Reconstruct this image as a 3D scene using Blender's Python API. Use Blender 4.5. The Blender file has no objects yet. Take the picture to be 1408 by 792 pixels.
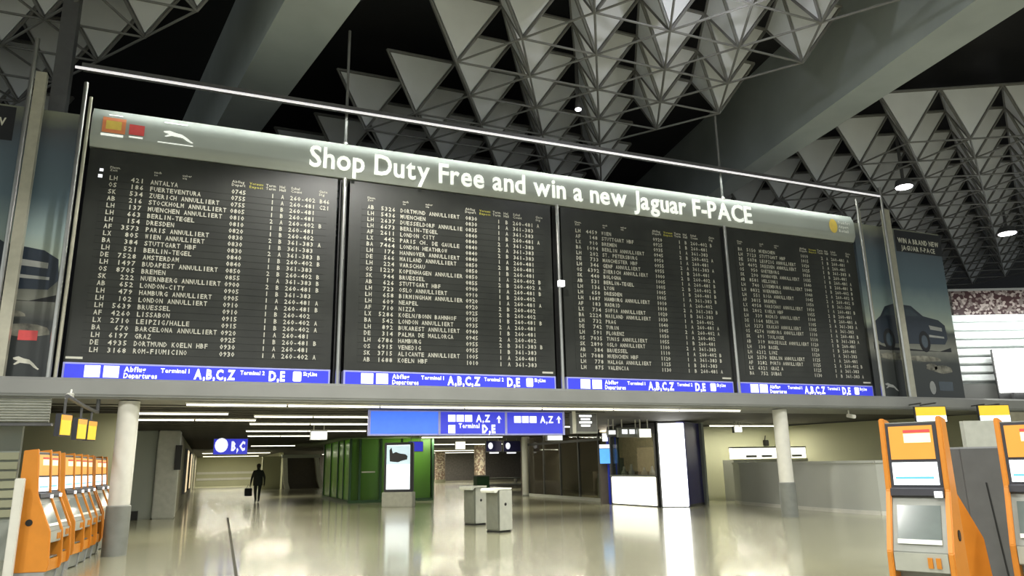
import bpy, bmesh, math, random
from mathutils import Vector, Matrix, Quaternion
random.seed(7)
S = bpy.context.scene
COL = S.collection
R_ = math.radians

# ------------------------------------------------------------------ camera
CAM_H, FPX = 1.5, 1000.0
PITCH, ROLL, YAW = R_(13.66), R_(-1.13), R_(22.45)
_fw = Vector((math.sin(YAW)*math.cos(PITCH), math.cos(YAW)*math.cos(PITCH), math.sin(PITCH)))
_r = Vector((math.cos(YAW), -math.sin(YAW), 0)); _u = _r.cross(_fw)
_R = math.cos(ROLL)*_r + math.sin(ROLL)*_u
_U = -math.sin(ROLL)*_r + math.cos(ROLL)*_u
CAM = Vector((0, 0, CAM_H))
cd = bpy.data.cameras.new('camera'); cd.sensor_width = 36.0; cd.lens = FPX/1408*36
cd.clip_end = 400
cam = bpy.data.objects.new('camera', cd); COL.objects.link(cam)
cam.matrix_world = Matrix(((_R.x, _U.x, -_fw.x, 0), (_R.y, _U.y, -_fw.y, 0), (_R.z, _U.z, -_fw.z, CAM_H), (0, 0, 0, 1)))
S.camera = cam

def ray(x, y): return _fw + _R*((x-704)/FPX) + _U*((396-y)/FPX)
def atz(x, y, z=0.0):
    d = ray(x, y); return CAM + d*((z-CAM_H)/d.z)
def aty(x, y, Y):
    d = ray(x, y); return CAM + d*(Y/d.y)
def atd(x, y, dep): return CAM + ray(x, y)*dep
def proj(p):
    d = Vector(p)-CAM; w = d.dot(_fw)
    return (704+FPX*d.dot(_R)/w, 396-FPX*d.dot(_U)/w, w)

# ------------------------------------------------------------------ world, exposure
w = bpy.data.worlds.new('night_hall'); S.world = w; w.use_nodes = True
w.node_tree.nodes['Background'].inputs[0].default_value = (0.86, 0.92, 0.9, 1)
w.node_tree.nodes['Background'].inputs[1].default_value = 0.78
S.view_settings.view_transform = 'Standard'
S.view_settings.look = 'None'
S.view_settings.gamma = 1.0
S.view_settings.exposure = 0.0
S.view_settings.use_curve_mapping = False

# ------------------------------------------------------------------ materials
MATS = {}
def mat(name, col, rough=.55, metal=0.0, emit=0.0, ecol=None, var=.08, scale=6.0, bump=0.0, spec=.5, alpha=None, trans=0.0):
    if name in MATS: return MATS[name]
    m = bpy.data.materials.new(name); m.use_nodes = True
    nt = m.node_tree; b = nt.nodes['Principled BSDF']
    tc = nt.nodes.new('ShaderNodeTexCoord'); n = nt.nodes.new('ShaderNodeTexNoise')
    n.inputs['Scale'].default_value = scale; n.inputs['Detail'].default_value = 4
    nt.links.new(tc.outputs['Object'], n.inputs['Vector'])
    cr = nt.nodes.new('ShaderNodeValToRGB')
    lo = [max(0, c*(1-var)) for c in col]; hi = [min(1, c*(1+var)) for c in col]
    cr.color_ramp.elements[0].position = .3; cr.color_ramp.elements[1].position = .7
    cr.color_ramp.elements[0].color = (*lo, 1); cr.color_ramp.elements[1].color = (*hi, 1)
    nt.links.new(n.outputs['Fac'], cr.inputs['Fac'])
    nt.links.new(cr.outputs['Color'], b.inputs['Base Color'])
    b.inputs['Roughness'].default_value = rough; b.inputs['Metallic'].default_value = metal
    b.inputs['Specular IOR Level'].default_value = spec
    if trans: b.inputs['Transmission Weight'].default_value = trans
    if emit:
        b.inputs['Emission Strength'].default_value = emit
        b.inputs['Emission Color'].default_value = (*(ecol or col), 1)
    if alpha is not None: b.inputs['Alpha'].default_value = alpha
    if bump:
        bp = nt.nodes.new('ShaderNodeBump'); bp.inputs['Strength'].default_value = bump
        nt.links.new(n.outputs['Fac'], bp.inputs['Height']); nt.links.new(bp.outputs['Normal'], b.inputs['Normal'])
    MATS[name] = m
    return m
def glass(name, tint, refl=.12, rough=.02):
    if name in MATS: return MATS[name]
    m = bpy.data.materials.new(name); m.use_nodes = True; nt = m.node_tree
    nt.nodes.remove(nt.nodes['Principled BSDF']); out = nt.nodes['Material Output']
    t = nt.nodes.new('ShaderNodeBsdfTransparent'); t.inputs[0].default_value = (*tint, 1)
    g = nt.nodes.new('ShaderNodeBsdfGlossy'); g.inputs['Roughness'].default_value = rough
    mx = nt.nodes.new('ShaderNodeMixShader'); mx.inputs[0].default_value = refl
    nt.links.new(t.outputs[0], mx.inputs[1]); nt.links.new(g.outputs[0], mx.inputs[2]); nt.links.new(mx.outputs[0], out.inputs[0])
    MATS[name] = m; return m
def ramp_mat(name, stops, axis=2, lo=0., hi=1., rough=.5, nscale=3., namt=.05):
    """printed picture: colour bands along one object axis, with noise"""
    m = bpy.data.materials.new(name); m.use_nodes = True; nt = m.node_tree; b = nt.nodes['Principled BSDF']
    tc = nt.nodes.new('ShaderNodeTexCoord'); sx = nt.nodes.new('ShaderNodeSeparateXYZ')
    nt.links.new(tc.outputs['Object'], sx.inputs[0])
    mr = nt.nodes.new('ShaderNodeMapRange'); mr.inputs[1].default_value = lo; mr.inputs[2].default_value = hi
    nt.links.new(sx.outputs[axis], mr.inputs[0])
    n = nt.nodes.new('ShaderNodeTexNoise'); n.inputs['Scale'].default_value = nscale; n.inputs['Detail'].default_value = 5
    nt.links.new(tc.outputs['Object'], n.inputs['Vector'])
    ma = nt.nodes.new('ShaderNodeMath'); ma.operation = 'MULTIPLY_ADD'; ma.inputs[1].default_value = namt*2
    sb = nt.nodes.new('ShaderNodeMath'); sb.operation = 'SUBTRACT'; sb.inputs[1].default_value = namt
    nt.links.new(mr.outputs[0], sb.inputs[0]); nt.links.new(n.outputs['Fac'], ma.inputs[0]); nt.links.new(sb.outputs[0], ma.inputs[2])
    cr = nt.nodes.new('ShaderNodeValToRGB'); els = cr.color_ramp.elements
    els[0].position, els[0].color = stops[0][0], (*stops[0][1], 1)
    els[1].position, els[1].color = stops[-1][0], (*stops[-1][1], 1)
    for p, c in stops[1:-1]:
        e = els.new(p); e.color = (*c, 1)
    nt.links.new(ma.outputs[0], cr.inputs[0]); nt.links.new(cr.outputs[0], b.inputs['Base Color'])
    b.inputs['Roughness'].default_value = rough
    MATS[name] = m; return m

mat('panel_grey', (.64, .66, .69), .6, var=.08, scale=.7)
mat('panel_edge', (.10, .10, .098), .5)
mat('tube_grey', (.15, .15, .145), .5)
mat('deck_black', (.012, .012, .014), .8)
mat('beam_grey', (.36, .40, .40), .6, var=.12, scale=.5)
mat('board_dark', (.026, .028, .023), .42, var=.25, scale=1.5)
mat('board_case', (.05, .05, .045), .4)
mat('flap_white', (.66, .65, .55), .6)
mat('flap_yellow', (.62, .58, .10), .6)
mat('banner_grey', (.38, .41, .38), .45, var=.07, scale=.8)
mat('print_white', (.9, .9, .86), .5)
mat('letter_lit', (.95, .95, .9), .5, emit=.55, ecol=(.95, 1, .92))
mat('print_orange', (.85, .28, .12), .5)
mat('print_red', (.75, .09, .09), .5)
mat('print_yellow', (.85, .62, .12), .5)
mat('print_black', (.012, .013, .015), .5)
mat('print_navy', (.02, .03, .05), .5)
mat('steel', (.62, .61, .57), .28, 1.0, var=.05)
mat('steel_tan', (.50, .48, .38), .38, .4, var=.08)
mat('steel_dark', (.13, .13, .13), .45, .5)
mat('rail_white_glow', (.82, .80, .84), .35, emit=.55, ecol=(1, .97, 1))  # mild glow stands in for the bright reflection along the tube
mat('fascia_grey', (.23, .235, .22), .5, var=.08, scale=1.0)
mat('soffit_dark', (.07, .066, .055), .7, var=.2, scale=2)
mat('column_white', (.68, .67, .60), .5, var=.04)
mat('column_grey', (.20, .21, .19), .5)
mat('lamp_white', (1, .98, .85), .5, emit=3.2, ecol=(1, .96, .80))
mat('spot_white', (1, 1, 1), .5, emit=12, ecol=(.97, .97, 1))
mat('sign_blue', (.03, .04, .5), .4, emit=.62, ecol=(.055, .065, .80))
mat('sign_blue_light', (.06, .15, .8), .4, emit=.8, ecol=(.06, .20, 1.0))
mat('sign_white', (.9, .92, .95), .4, emit=.95, ecol=(.93, .95, 1))
mat('sign_frame', (.40, .42, .75), .4, emit=.15, ecol=(.4, .4, .9))
mat('screen_white', (.9, .95, 1), .3, emit=1.3, ecol=(.85, .95, 1))
mat('screen_pale', (.7, .85, .95), .3, emit=.75, ecol=(.62, .82, .9))
mat('screen_yellow', (.30, .15, .03), .3, emit=.8, ecol=(1, .42, .06))
mat('screen_yellow2', (.35, .26, .03), .3, emit=.85, ecol=(1, .66, .035))
mat('screen_cream', (.95, .8, .5), .3, emit=.8, ecol=(1, .76, .45))
mat('screen_dark', (.03, .04, .05), .25)
mat('screen_blue', (.1, .35, .9), .3, emit=1.0, ecol=(.10, .40, .95))
mat('kiosk_orange', (.66, .245, .025), .42, var=.05)
mat('kiosk_grey', (.27, .28, .25), .42, .2)
mat('kiosk_base', (.30, .31, .31), .5)
mat('kiosk_dark', (.045, .045, .055), .4)
mat('kiosk_glass', (.14, .17, .16), .12)
mat('lightbox', (1, 1, 1), .4, emit=3.2, ecol=(1, 1, .96))
mat('counter_white', (1, 1, .92), .4, emit=1.5, ecol=(1, .98, .84))
mat('navy', (.05, .05, .20), .45)
mat('blue_pillar', (.02, .04, .30), .35, emit=.12, ecol=(.03, .06, .9))
mat('wall_olive', (.40, .405, .27), .7, var=.05, scale=.5)
mat('wall_beige', (.51, .51, .34), .7, var=.05, scale=.5)
mat('wall_dark', (.13, .12, .11), .8, var=.2)
mat('wall_night', (.010, .010, .014), .8, var=.2)
mat('wall_grey', (.38, .41, .36), .6, var=.08, scale=.6)
mat('wall_mid', (.30, .28, .20), .7, var=.15)
mat('shutter', (.46, .47, .42), .5, .2)
mat('green_frame', (.03, .09, .035), .5)
mat('brown_dark', (.12, .10, .085), .7)
mat('counter_grey', (.47, .48, .43), .45, var=.06, scale=.8)
mat('louvre_white', (.86, .9, .88), .5)
mat('bin_light', (.52, .53, .47), .38, .3)
mat('bin_dark', (.20, .21, .17), .45, .3)
mat('bin_lid', (.80, .82, .75), .35)
mat('floor_seam', (.05, .048, .035), .7, spec=.1)
mat('black', (.01, .01, .01), .5)
mat('cabinet_grey', (.105, .105, .105), .5)
mat('coat', (.018, .024, .02), .8)
mat('trousers', (.012, .013, .016), .8)
mat('skin', (.45, .28, .2), .6)
mat('hair', (.02, .014, .01), .7)

# floor: polished stone
fm = mat('floor_stone', (.36, .35, .235), .24, var=.07, scale=.35, spec=.7)
nt = fm.node_tree; b = nt.nodes['Principled BSDF']
b.inputs['Coat Weight'].default_value = .55; b.inputs['Coat Roughness'].default_value = .10
# green translucent glass
gm = bpy.data.materials.new('green_glass'); gm.use_nodes = True; MATS['green_glass'] = gm
nt = gm.node_tree; out = nt.nodes['Material Output']; pb = nt.nodes['Principled BSDF']
pb.inputs['Base Color'].default_value = (.13, .21, .09, 1); pb.inputs['Roughness'].default_value = .15
tl = nt.nodes.new('ShaderNodeBsdfTranslucent'); tl.inputs[0].default_value = (.30, .44, .15, 1)
mx = nt.nodes.new('ShaderNodeMixShader'); mx.inputs[0].default_value = .65
nt.links.new(pb.outputs[0], mx.inputs[1]); nt.links.new(tl.outputs[0], mx.inputs[2]); nt.links.new(mx.outputs[0], out.inputs[0])

# sparkling tinsel
def tinsel(name, dark, light, sc, lim=.62):
    m = bpy.data.materials.new(name); m.use_nodes = True; nt = m.node_tree; b = nt.nodes['Principled BSDF']
    tc = nt.nodes.new('ShaderNodeTexCoord'); v = nt.nodes.new('ShaderNodeTexVoronoi'); v.inputs['Scale'].default_value = sc
    nt.links.new(tc.outputs['Object'], v.inputs['Vector'])
    cr = nt.nodes.new('ShaderNodeValToRGB'); nt.links.new(v.outputs['Color'], cr.inputs[0])
    cr.color_ramp.interpolation = 'CONSTANT'
    e = cr.color_ramp.elements; e[0].color = (*dark, 1); e[1].position = lim; e[1].color = (*light, 1)
    x = e.new(.5); x.color = (*[(a+c)/2.4 for a, c in zip(dark, light)], 1)
    nt.links.new(cr.outputs[0], b.inputs['Base Color']); b.inputs['Roughness'].default_value = .4
    MATS[name] = m
tinsel('tinsel_band', (.035, .008, .008), (.36, .30, .27), 9, .66)
tinsel('tinsel_column', (.45, .30, .22), (.95, .84, .66), 9)

# ------------------------------------------------------------------ mesh helpers
class MB:
    def __init__(s): s.v = []; s.f = []; s.m = []; s.mi = 0
    def add(s, vs, fs):
        o = len(s.v); s.v += [tuple(v) for v in vs]; s.f += [tuple(i+o for i in f) for f in fs]; s.m += [s.mi]*len(fs); return s
    def box(s, c, d, rz=0.0, rx=0.0):
        x, y, z = [q/2 for q in d]
        M = Matrix.Rotation(rz, 3, 'Z') @ Matrix.Rotation(rx, 3, 'X')
        vs = [M @ Vector((a*x, b*y, g*z)) + Vector(c) for a in (-1, 1) for b in (-1, 1) for g in (-1, 1)]
        return s.add(vs, [(0, 1, 3, 2), (4, 6, 7, 5), (0, 4, 5, 1), (2, 3, 7, 6), (0, 2, 6, 4), (1, 5, 7, 3)])
    def span(s, a, b): return s.box([(p+q)/2 for p, q in zip(a, b)], [abs(p-q) for p, q in zip(a, b)])
    def prism(s, poly, axis, a, b):
        """poly: 2D points; extruded on axis from a to b. axis x -> (y,z); y -> (x,z); z -> (x,y)"""
        def P(p, t): return {'x': (t, p[0], p[1]), 'y': (p[0], t, p[1]), 'z': (p[0], p[1], t)}[axis]
        n = len(poly); vs = [P(p, a) for p in poly] + [P(p, b) for p in poly]
        fs = [tuple(range(n))[::-1], tuple(range(n, 2*n))] + [(i, (i+1) % n, n+(i+1) % n, n+i) for i in range(n)]
        return s.add(vs, fs)
    def tube(s, p, q, r, n=10, r2=None):
        p, q = Vector(p), Vector(q); d = (q-p).normalized(); r2 = r if r2 is None else r2
        a = d.orthogonal().normalized(); bb = d.cross(a)
        vs = []
        for c, rr in ((p, r), (q, r2)):
            vs += [c + (a*math.cos(2*math.pi*i/n) + bb*math.sin(2*math.pi*i/n))*rr for i in range(n)]
        return s.add(vs, [tuple(range(n))[::-1], tuple(range(n, 2*n))] + [(i, (i+1) % n, n+(i+1) % n, n+i) for i in range(n)])
    def lathe(s, prof, c=(0, 0, 0), n=20):
        vs = []; fs = []
        for r, z in prof:
            vs += [(c[0]+r*math.cos(2*math.pi*i/n), c[1]+r*math.sin(2*math.pi*i/n), c[2]+z) for i in range(n)]
        for k in range(len(prof)-1):
            fs += [(k*n+i, k*n+(i+1) % n, (k+1)*n+(i+1) % n, (k+1)*n+i) for i in range(n)]
        fs += [tuple(range(n))[::-1], tuple(range((len(prof)-1)*n, len(prof)*n))]
        return s.add(vs, fs)
    def mesh(s, name, mats):
        me = bpy.data.meshes.new(name); me.from_pydata(s.v, [], s.f)
        if not isinstance(mats, (list, tuple)): mats = [mats]
        for m in mats: me.materials.append(MATS[m])
        if len(mats) > 1: me.polygons.foreach_set('material_index', s.m)
        me.update(); return me
    def build(s, name, mats, parent=None, smooth=False, bevel=0.0):
        me = s.mesh(name, mats)
        if bevel or True:
            bm = bmesh.new(); bm.from_mesh(me); bmesh.ops.recalc_face_normals(bm, faces=bm.faces)
            if bevel: bmesh.ops.bevel(bm, geom=[e for e in bm.edges], offset=bevel, segments=2, affect='EDGES', clamp_overlap=True)
            bm.to_mesh(me); bm.free()
        if smooth:
            for p in me.polygons: p.use_smooth = True
            me.set_sharp_from_angle(angle=R_(35))
        return link(name, me, parent)
def link(name, data, parent=None, loc=None, rz=None):
    o = bpy.data.objects.new(name, data); COL.objects.link(o)
    if parent is not None: o.parent = parent
    if loc is not None: o.location = loc
    if rz is not None: o.rotation_euler = (0, 0, rz)
    return o
def tag(o, label, cat, group=None, kind=None):
    o['label'] = label; o['category'] = cat
    if group: o['group'] = group
    if kind: o['kind'] = kind
    return o
def thing(name, label, cat, loc=(0, 0, 0), rz=0.0, group=None, kind=None):
    return tag(link(name, None, None, loc, rz), label, cat, group, kind)
def copy_tree(o, parent=None):
    c = o.copy(); COL.objects.link(c); c.parent = parent
    for ch in list(o.children): copy_tree(ch, c)
    return c

# ------------------------------------------------------------------ lettering
_G = {}
def glyph(ch, bold=0.0, res=2):
    k = (ch, bold, res)
    if k in _G: return _G[k]
    cu = bpy.data.curves.new('glyph', 'FONT'); cu.body = ch; cu.size = 1; cu.resolution_u = res; cu.offset = bold
    cu.fill_mode = 'FRONT'
    o = bpy.data.objects.new('glyph', cu); COL.objects.link(o)
    dg = bpy.context.evaluated_depsgraph_get(); dg.update()
    me = o.evaluated_get(dg).to_mesh()
    vs = [(v.co.x, v.co.y) for v in me.vertices]; fs = [tuple(p.vertices) for p in me.polygons]
    bpy.data.objects.remove(o); bpy.data.curves.remove(cu)
    xs = [v[0] for v in vs] or [0]
    _G[k] = (vs, fs, min(xs), max(xs)); return _G[k]
def text(mb, s, x, z, h, y=0.0, pitch=None, width=None, bold=.0, res=2, gap=.09, plane=None):
    """upright flat lettering facing -y, cap height h. pitch = fixed cell width; width = total width to fill"""
    sc = h/.69
    xs = []; cx = 0.0
    for ch in s:
        if ch == ' ':
            xs.append(None); cx += .30
            continue
        vs, fs, a, b_ = glyph(ch, bold, res)
        xs.append(cx-a); cx += (b_-a)+gap
    tot = max(cx-gap, .01)
    kx = sc if width is None else width/tot
    for i, ch in enumerate(s):
        if ch == ' ': continue
        vs, fs, a, b_ = glyph(ch, bold, res)
        if pitch:
            wch = (b_-a) or .1; q = min(sc, pitch*.82/wch)
            pts = [(x+i*pitch+(vx-a)*q+(pitch-wch*q)/2, y, z+vy*sc) for vx, vy in vs]
        else:
            pts = [(x+(xs[i]+vx)*kx, y, z+vy*sc) for vx, vy in vs]
        mb.add(pts, fs)
    return mb

# ================================================================== SETTING
fl = MB().span((-40, -25, -.2), (60, 100, 0)).build('floor', 'floor_stone')
tag(fl, 'polished beige stone floor of the hall, full of reflections', 'floor', kind='structure')
j0, j1 = atz(313, 712), atz(326, 800)
jo = MB().prism([(j0.x-.03, j0.y), (j0.x+.03, j0.y), (j1.x+.022, j1.y), (j1.x-.022, j1.y)], 'z', 0, .002).build('floor_joint', 'floor_seam', fl)

# --- gallery slab: lower ceiling with a grey fascia, board stands on it
SOF, FY = 2.84, 15.75
sl = thing('trim_1', 'grey gallery edge under the departure boards', 'gallery edge', kind='structure')
MB().prism([(FY, 2.86), (FY-.03, 2.95), (FY, 3.20), (FY+.12, 3.26), (17.6, 3.30), (17.6, 2.86)], 'x', -14, 45).build('fascia', 'fascia_grey', sl)
MB().span((-14, FY-.04, 2.895), (45, FY+.02, 2.915)).build('seam', 'column_grey', sl)
ce2 = MB().span((-14, FY+.02, SOF+.04), (45, 92, SOF+.06)).build('ceiling_lower', 'soffit_dark')
ce2.name = 'ceiling_soffit'
tag(ce2, 'dark slatted ceiling below the gallery, carrying linear lamps', 'ceiling', kind='structure')
# slats of the soffit (each a part)
slat_me = MB().span((-7, -.04, 0), (7, .04, .05)).mesh('slat', 'soffit_dark')
for k in range(46):
    link('slat', slat_me, ce2, (3.0, 17.0+k*.75, SOF))
up = MB().span((-14, 17.6, SOF+.07), (45, 92, 3.2)).build('floor_upper', 'wall_dark')
tag(up, 'dark upper gallery floor behind the departure boards', 'floor', kind='structure')

# --- big ceiling
ZA = 12.0; HT = 1.65
deck = MB().span((-30, -22, 15.2), (130, 36, 15.4)).build('ceiling', 'deck_black')
tag(deck, 'black hall ceiling hung with grey triangular panels on a tube lattice', 'ceiling', kind='structure')
def lattice(o, e1, e2, ij):
    return (o[0]+e1[0]*ij[0]+e2[0]*ij[1], o[1]+e1[1]*ij[0]+e2[1]*ij[1])
def reg1(x, y):
    if not (6.5 < y < 34): return False
    if y > 16 and x < 4.9-.33*(y-17)+.0 and x > -.7-.55*(y-16.17)+.3: return False
    if y <= 16 and -.7-.55*(y-16.17)+.3 < x < 5.0-.33*(y-17): return False
    if x > 14.7 or (y > 17.5 and x > 13.6): return False
    return x > -9
def reg2(x, y):
    s_, t_ = x*.4695+y*.8829, x*.8829-y*.4695
    return x > 20.6 and 9 < y < 33 and x < 44 and (s_ > 24.0 or t_ > 14.6)
def make_cell_meshes(tagname, e1, e2, h):
    c = ((e1[0]+e2[0])/3, (e1[1]+e2[1])/3)
    T = [Vector((-c[0], -c[1], h)), Vector((e1[0]-c[0], e1[1]-c[1], h)), Vector((e2[0]-c[0], e2[1]-c[1], h))]
    A = Vector((0, 0, 0)); cen = (T[0]+T[1]+T[2])/4
    panels = []
    for a, b_ in ((0, 1), (1, 2), (2, 0)):
        tri = [A, T[a], T[b_]]; g = (tri[0]+tri[1]+tri[2])/3
        tri = [g+(p-g)*.90 for p in tri]
        n = (tri[1]-tri[0]).cross(tri[2]-tri[0]).normalized()
        if n.dot(g-cen) < 0: n = -n
        vs = [p+n*.012 for p in tri]+[p-n*.03 for p in tri]
        mb = MB().add(vs, [(0, 1, 2), (5, 4, 3), (0, 3, 4, 1), (1, 4, 5, 2), (2, 5, 3, 0)])
        me = mb.mesh('panel', 'panel_grey')
        bm = bmesh.new(); bm.from_mesh(me); bmesh.ops.recalc_face_normals(bm, faces=bm.faces); bm.to_mesh(me); bm.free()
        panels.append((me, mb))
    tubes = []
    def tb(p, q, r, n=6):
        mb = MB().tube(p, q, r, n); tubes.append((mb.mesh('tube', 'tube_grey'), mb))
    for t in T: tb(A, t, .045)
    ch = [Vector((e1[0], e1[1], 0)), Vector((e2[0], e2[1], 0)), Vector((e2[0]-e1[0], e2[1]-e1[1], 0))]
    for d in ch: tb(A, d, .032)
    tops = []
    for a, b_ in ((0, 1), (1, 2), (2, 0)):
        mb = MB().tube(T[a], T[b_], .05, 6); tops.append((mb.mesh('tube', 'tube_grey'), mb))
    return panels, tubes, tops
cells = []
e1a, e2a = (2.135, 0), (.926, 1.618)
for i in range(-14, 14):
    for j in range(-7, 11):
        p = lattice((9.688, 16.663), e1a, e2a, (i, j))
        if reg1(*p): cells.append((p, 0, (i, j)))
th = R_(-28); a2 = 2.02
e1b = (a2*math.cos(th), a2*math.sin(th)); e2b = (a2*math.cos(th+math.pi/3), a2*math.sin(th+math.pi/3))
for i in range(-14, 22):
    for j in range(-14, 20):
        p = lattice((21.53, 16.18), e1b, e2b, (i, j))
        if reg2(*p): cells.append((p, 1, (i, j)))
present = {(k, ij) for _, k, ij in cells}
fam = [make_cell_meshes('a', e1a, e2a, HT), make_cell_meshes('b', e1b, e2b, HT)]
def inview(p):
    x, y, dd = proj((p[0], p[1], ZA+.8)); return dd > 0 and -60 < x < 1470 and -70 < y < 345
vis = sorted([c for c in cells if inview(c[0])], key=lambda c: c[0][0]**2+c[0][1]**2)
near = set(id(c) for c in vis[:92])
restP, restT = MB(), MB()
ntube = 0
for c in cells:
    (px, py), k, (i, j) = c
    P3 = Vector((px, py, ZA)); panels, tubes, tops = fam[k]
    own = id(c) in near
    todo = [(t, True) for t in panels]
    for t in tubes[:3]: todo.append((t, False))
    for t, (di, dj) in zip(tubes[3:], ((1, 0), (0, 1), (-1, 1))):
        if (k, (i+di, j+dj)) in present: todo.append((t, False))
    for t in tops: todo.append((t, False))
    for (me, mb), isp in todo:
        if own and (isp or ntube < 300):
            link('panel' if isp else 'tube', me, deck, P3)
            ntube += 0 if isp else 1
        else:
            (restP if isp else restT).add([Vector(v)+P3 for v in mb.v], mb.f)
o = restP.build('far_panels', 'panel_grey', deck); o['kind'] = 'stuff'
o = restT.build('far_tubes', 'tube_grey', deck); o['kind'] = 'stuff'
# box girders (two-faced, wide)
def girder(name, bl, br, y0, y1, zb, zt):
    fl_ = lambda y, e: e[0]+e[1]*(y-e[2])
    vs = []
    for y in (y0, y1):
        l, r = fl_(y, bl), fl_(y, br)
        vs += [(l, y, zb), (r, y, zb), (r+.1, y, zt), (l-.1, y, zt)]
    mb = MB().add(vs, [(0, 1, 2, 3), (7, 6, 5, 4), (0, 4, 5, 1), (1, 5, 6, 2), (2, 6, 7, 3), (3, 7, 4, 0)])
    return mb.build(name, 'beam_grey', deck)
girder('beam', (.9, -.19, 15.5), (2.52, -.215, 14.9), -5, 36, 12.0, 15.2)
girder('beam', (16.1, .155, 9.8), (17.48, .112, 9.58), -5, 36, 12.0, 15.2)

# upper walls
wb = MB().span((-30, 36, 3.2), (130, 36.3, 15.4)).build('wall_back', 'wall_night')
tag(wb, 'dark upper back wall beyond the departure boards', 'wall', kind='structure')

# --- lower hall walls
wl = thing('wall_left', 'long grey green wall running down the left of the lower hall', 'wall', kind='structure')
MB().span((-1.5, 28.6, 0), (-.95, 92, SOF)).build('wall_face', 'wall_mid', wl)
MB().span((-14, 28.6, 0), (-1.5, 28.9, SOF)).build('wall_return', 'wall_mid', wl)
wf = MB().span((-1.4, 82, 0), (5.4, 82.3, SOF)).build('wall_far', 'wall_beige')
tag(wf, 'pale beige end wall at the far end of the passage', 'wall', kind='structure')
for z in (.55, 1.15): MB().span((-.9, 81.9, z), (5.3, 82, z+.22)).build('wall_band', 'column_white', wf)
wr = MB().span((5.4, 63, 0), (5.7, 92, SOF)).build('wall_passage', 'wall_olive')
tag(wr, 'olive side wall at the end of the passage behind the walking person', 'wall', kind='structure')
wd = MB().span((5.4, 76, 0), (40, 76.3, SOF)).build('wall_rear', 'wall_dark')
tag(wd, 'dark rear wall of shops behind the sparkling columns', 'wall', kind='structure')
# right: room wall behind counter
corner = atz(1156, 690); cY = 24.5
wq = MB().span((16.6, cY, 0), (22.0, cY+.3, SOF)).build('wall_counter', 'wall_olive')
tag(wq, 'olive green wall behind the curved counter', 'wall', kind='structure')
p0, p1 = Vector((22.0, cY, 0)), Vector((24.0, 16.5, 0))
dv = (p1-p0); L = dv.length; an = math.atan2(dv.y, dv.x)
wq2 = MB().box(((p0.x+p1.x)/2, (p0.y+p1.y)/2, SOF/2), (L, .3, SOF), an).build('wall_right', 'wall_beige')
tag(wq2, 'pale side wall to the right of the curved counter', 'wall', kind='structure')
wk = MB().box((26.0, 15.9, SOF/2), (7, .25, SOF), 0).build('wall_kiosk', 'wall_mid')
tag(wk, 'brownish wall under the gallery behind the orange kiosks', 'wall', kind='structure')
for k in range(3):
    MB().span((16.7, cY-.12, .15+k*.22), (18.2, cY-.02, .24+k*.22)).build('wall_rail', 'counter_grey', wq)

# left end wall under the gallery, with roller shutter above
ws = thing('wall_shutter', 'grey green wall with a ribbed roller shutter left of the white column', 'wall', kind='structure')
MB().span((-9, 19.4, 0), (-2.0, 19.6, SOF)).build('wall_face', 'wall_olive', ws)
for k in range(9):
    MB().prism([(15.80, 2.42+k*.05), (15.76, 2.445+k*.05), (15.80, 2.468+k*.05), (15.86, 2.468+k*.05), (15.86, 2.42+k*.05)], 'x', -9, -2.75).build('shutter_slat', 'shutter', ws)
MB().span((-9, 15.78, 2.36), (-2.70, 15.95, 2.41)).build('shutter_bar', 'steel_dark', ws)
for k in range(7):
    MB().span((-9, 16.3, .75+k*.17), (-3.25, 16.34, .88+k*.17)).build('blind_slat', 'wall_olive', ws)
MB().span((-9, 16.35, 0), (-3.25, 16.5, 2.4)).build('window_panel', 'wall_grey', ws)

# ================================================================== SUPPORT COLUMNS
for (px, py), lab in (((152, 768), 'round white column with grey sleeve beside the row of orange kiosks'),
                      ((1076, 710), 'round white column with grey sleeve in front of the curved counter')):
    p = atz(px, py); t = thing('column', lab, 'column', (p.x, 16.05, 0))
    MB().lathe([(.19, .85), (.19, SOF)], n=28).build('shaft', 'column_white', t, True)
    MB().lathe([(.215, 0), (.215, .88), (.20, .90)], n=28).build('sleeve', 'column_grey', t, True)
p = atz(152, 768)

# ================================================================== LINEAR LAMPS
def line_lamp(x0, x1, y, lab, n=1, power=None, r=.045):
    t = thing('linear_lamp', lab, 'lamp', ((x0+x1)/2, y, SOF), group='linear lamps under the gallery')
    L = (x1-x0)
    MB().span((-L/2, -.05, -.03), (L/2, .05, 0)).build('housing', 'column_white', t)
    seg = L/n
    for k in range(n):
        MB().tube((-L/2+k*seg+.02, 0, -.045), (-L/2+(k+1)*seg-.02, 0, -.045), .022, 8).build('tube', 'lamp_white', t, True)
    ld = bpy.data.lights.new('lamp_light', 'AREA'); ld.shape = 'RECTANGLE'; ld.size = L; ld.size_y = .1
    ld.energy = 2.6*(power or 9)*L; ld.color = (1, .95, .78)
    lo = link('lamp_light', ld, t, (0, 0, -.09))
line_lamp(-.48, 13.23, 16.05, 'long linear lamp along the front edge under the gallery', 7, 5)
line_lamp(-1.6, .4, 18.7, 'short linear lamp just behind the white column', 1, 9)
line_lamp(-1.9, 1.15, 21.0, 'linear lamp above the grey square pillar', 2, 10)
line_lamp(1.0, 3.9, 19.5, 'linear lamp beside the blank end of the big blue sign', 2, 10)
line_lamp(1.05, 4.5, 22.7, 'second linear lamp behind the big blue sign', 2, 10)
line_lamp(1.15, 5.3, 27.0, 'third linear lamp behind the big blue sign, above the hanging white box', 2, 11)
line_lamp(1.4, 3.9, 31.0, 'fourth linear lamp down the passage, before the walking person', 2, 11)
line_lamp(2.2, 4.6, 44.0, 'linear lamp over the passage beyond the walking person', 1, 16)
line_lamp(-.4, 4.6, 62.0, 'linear lamp across the far passage', 1, 24)
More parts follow.
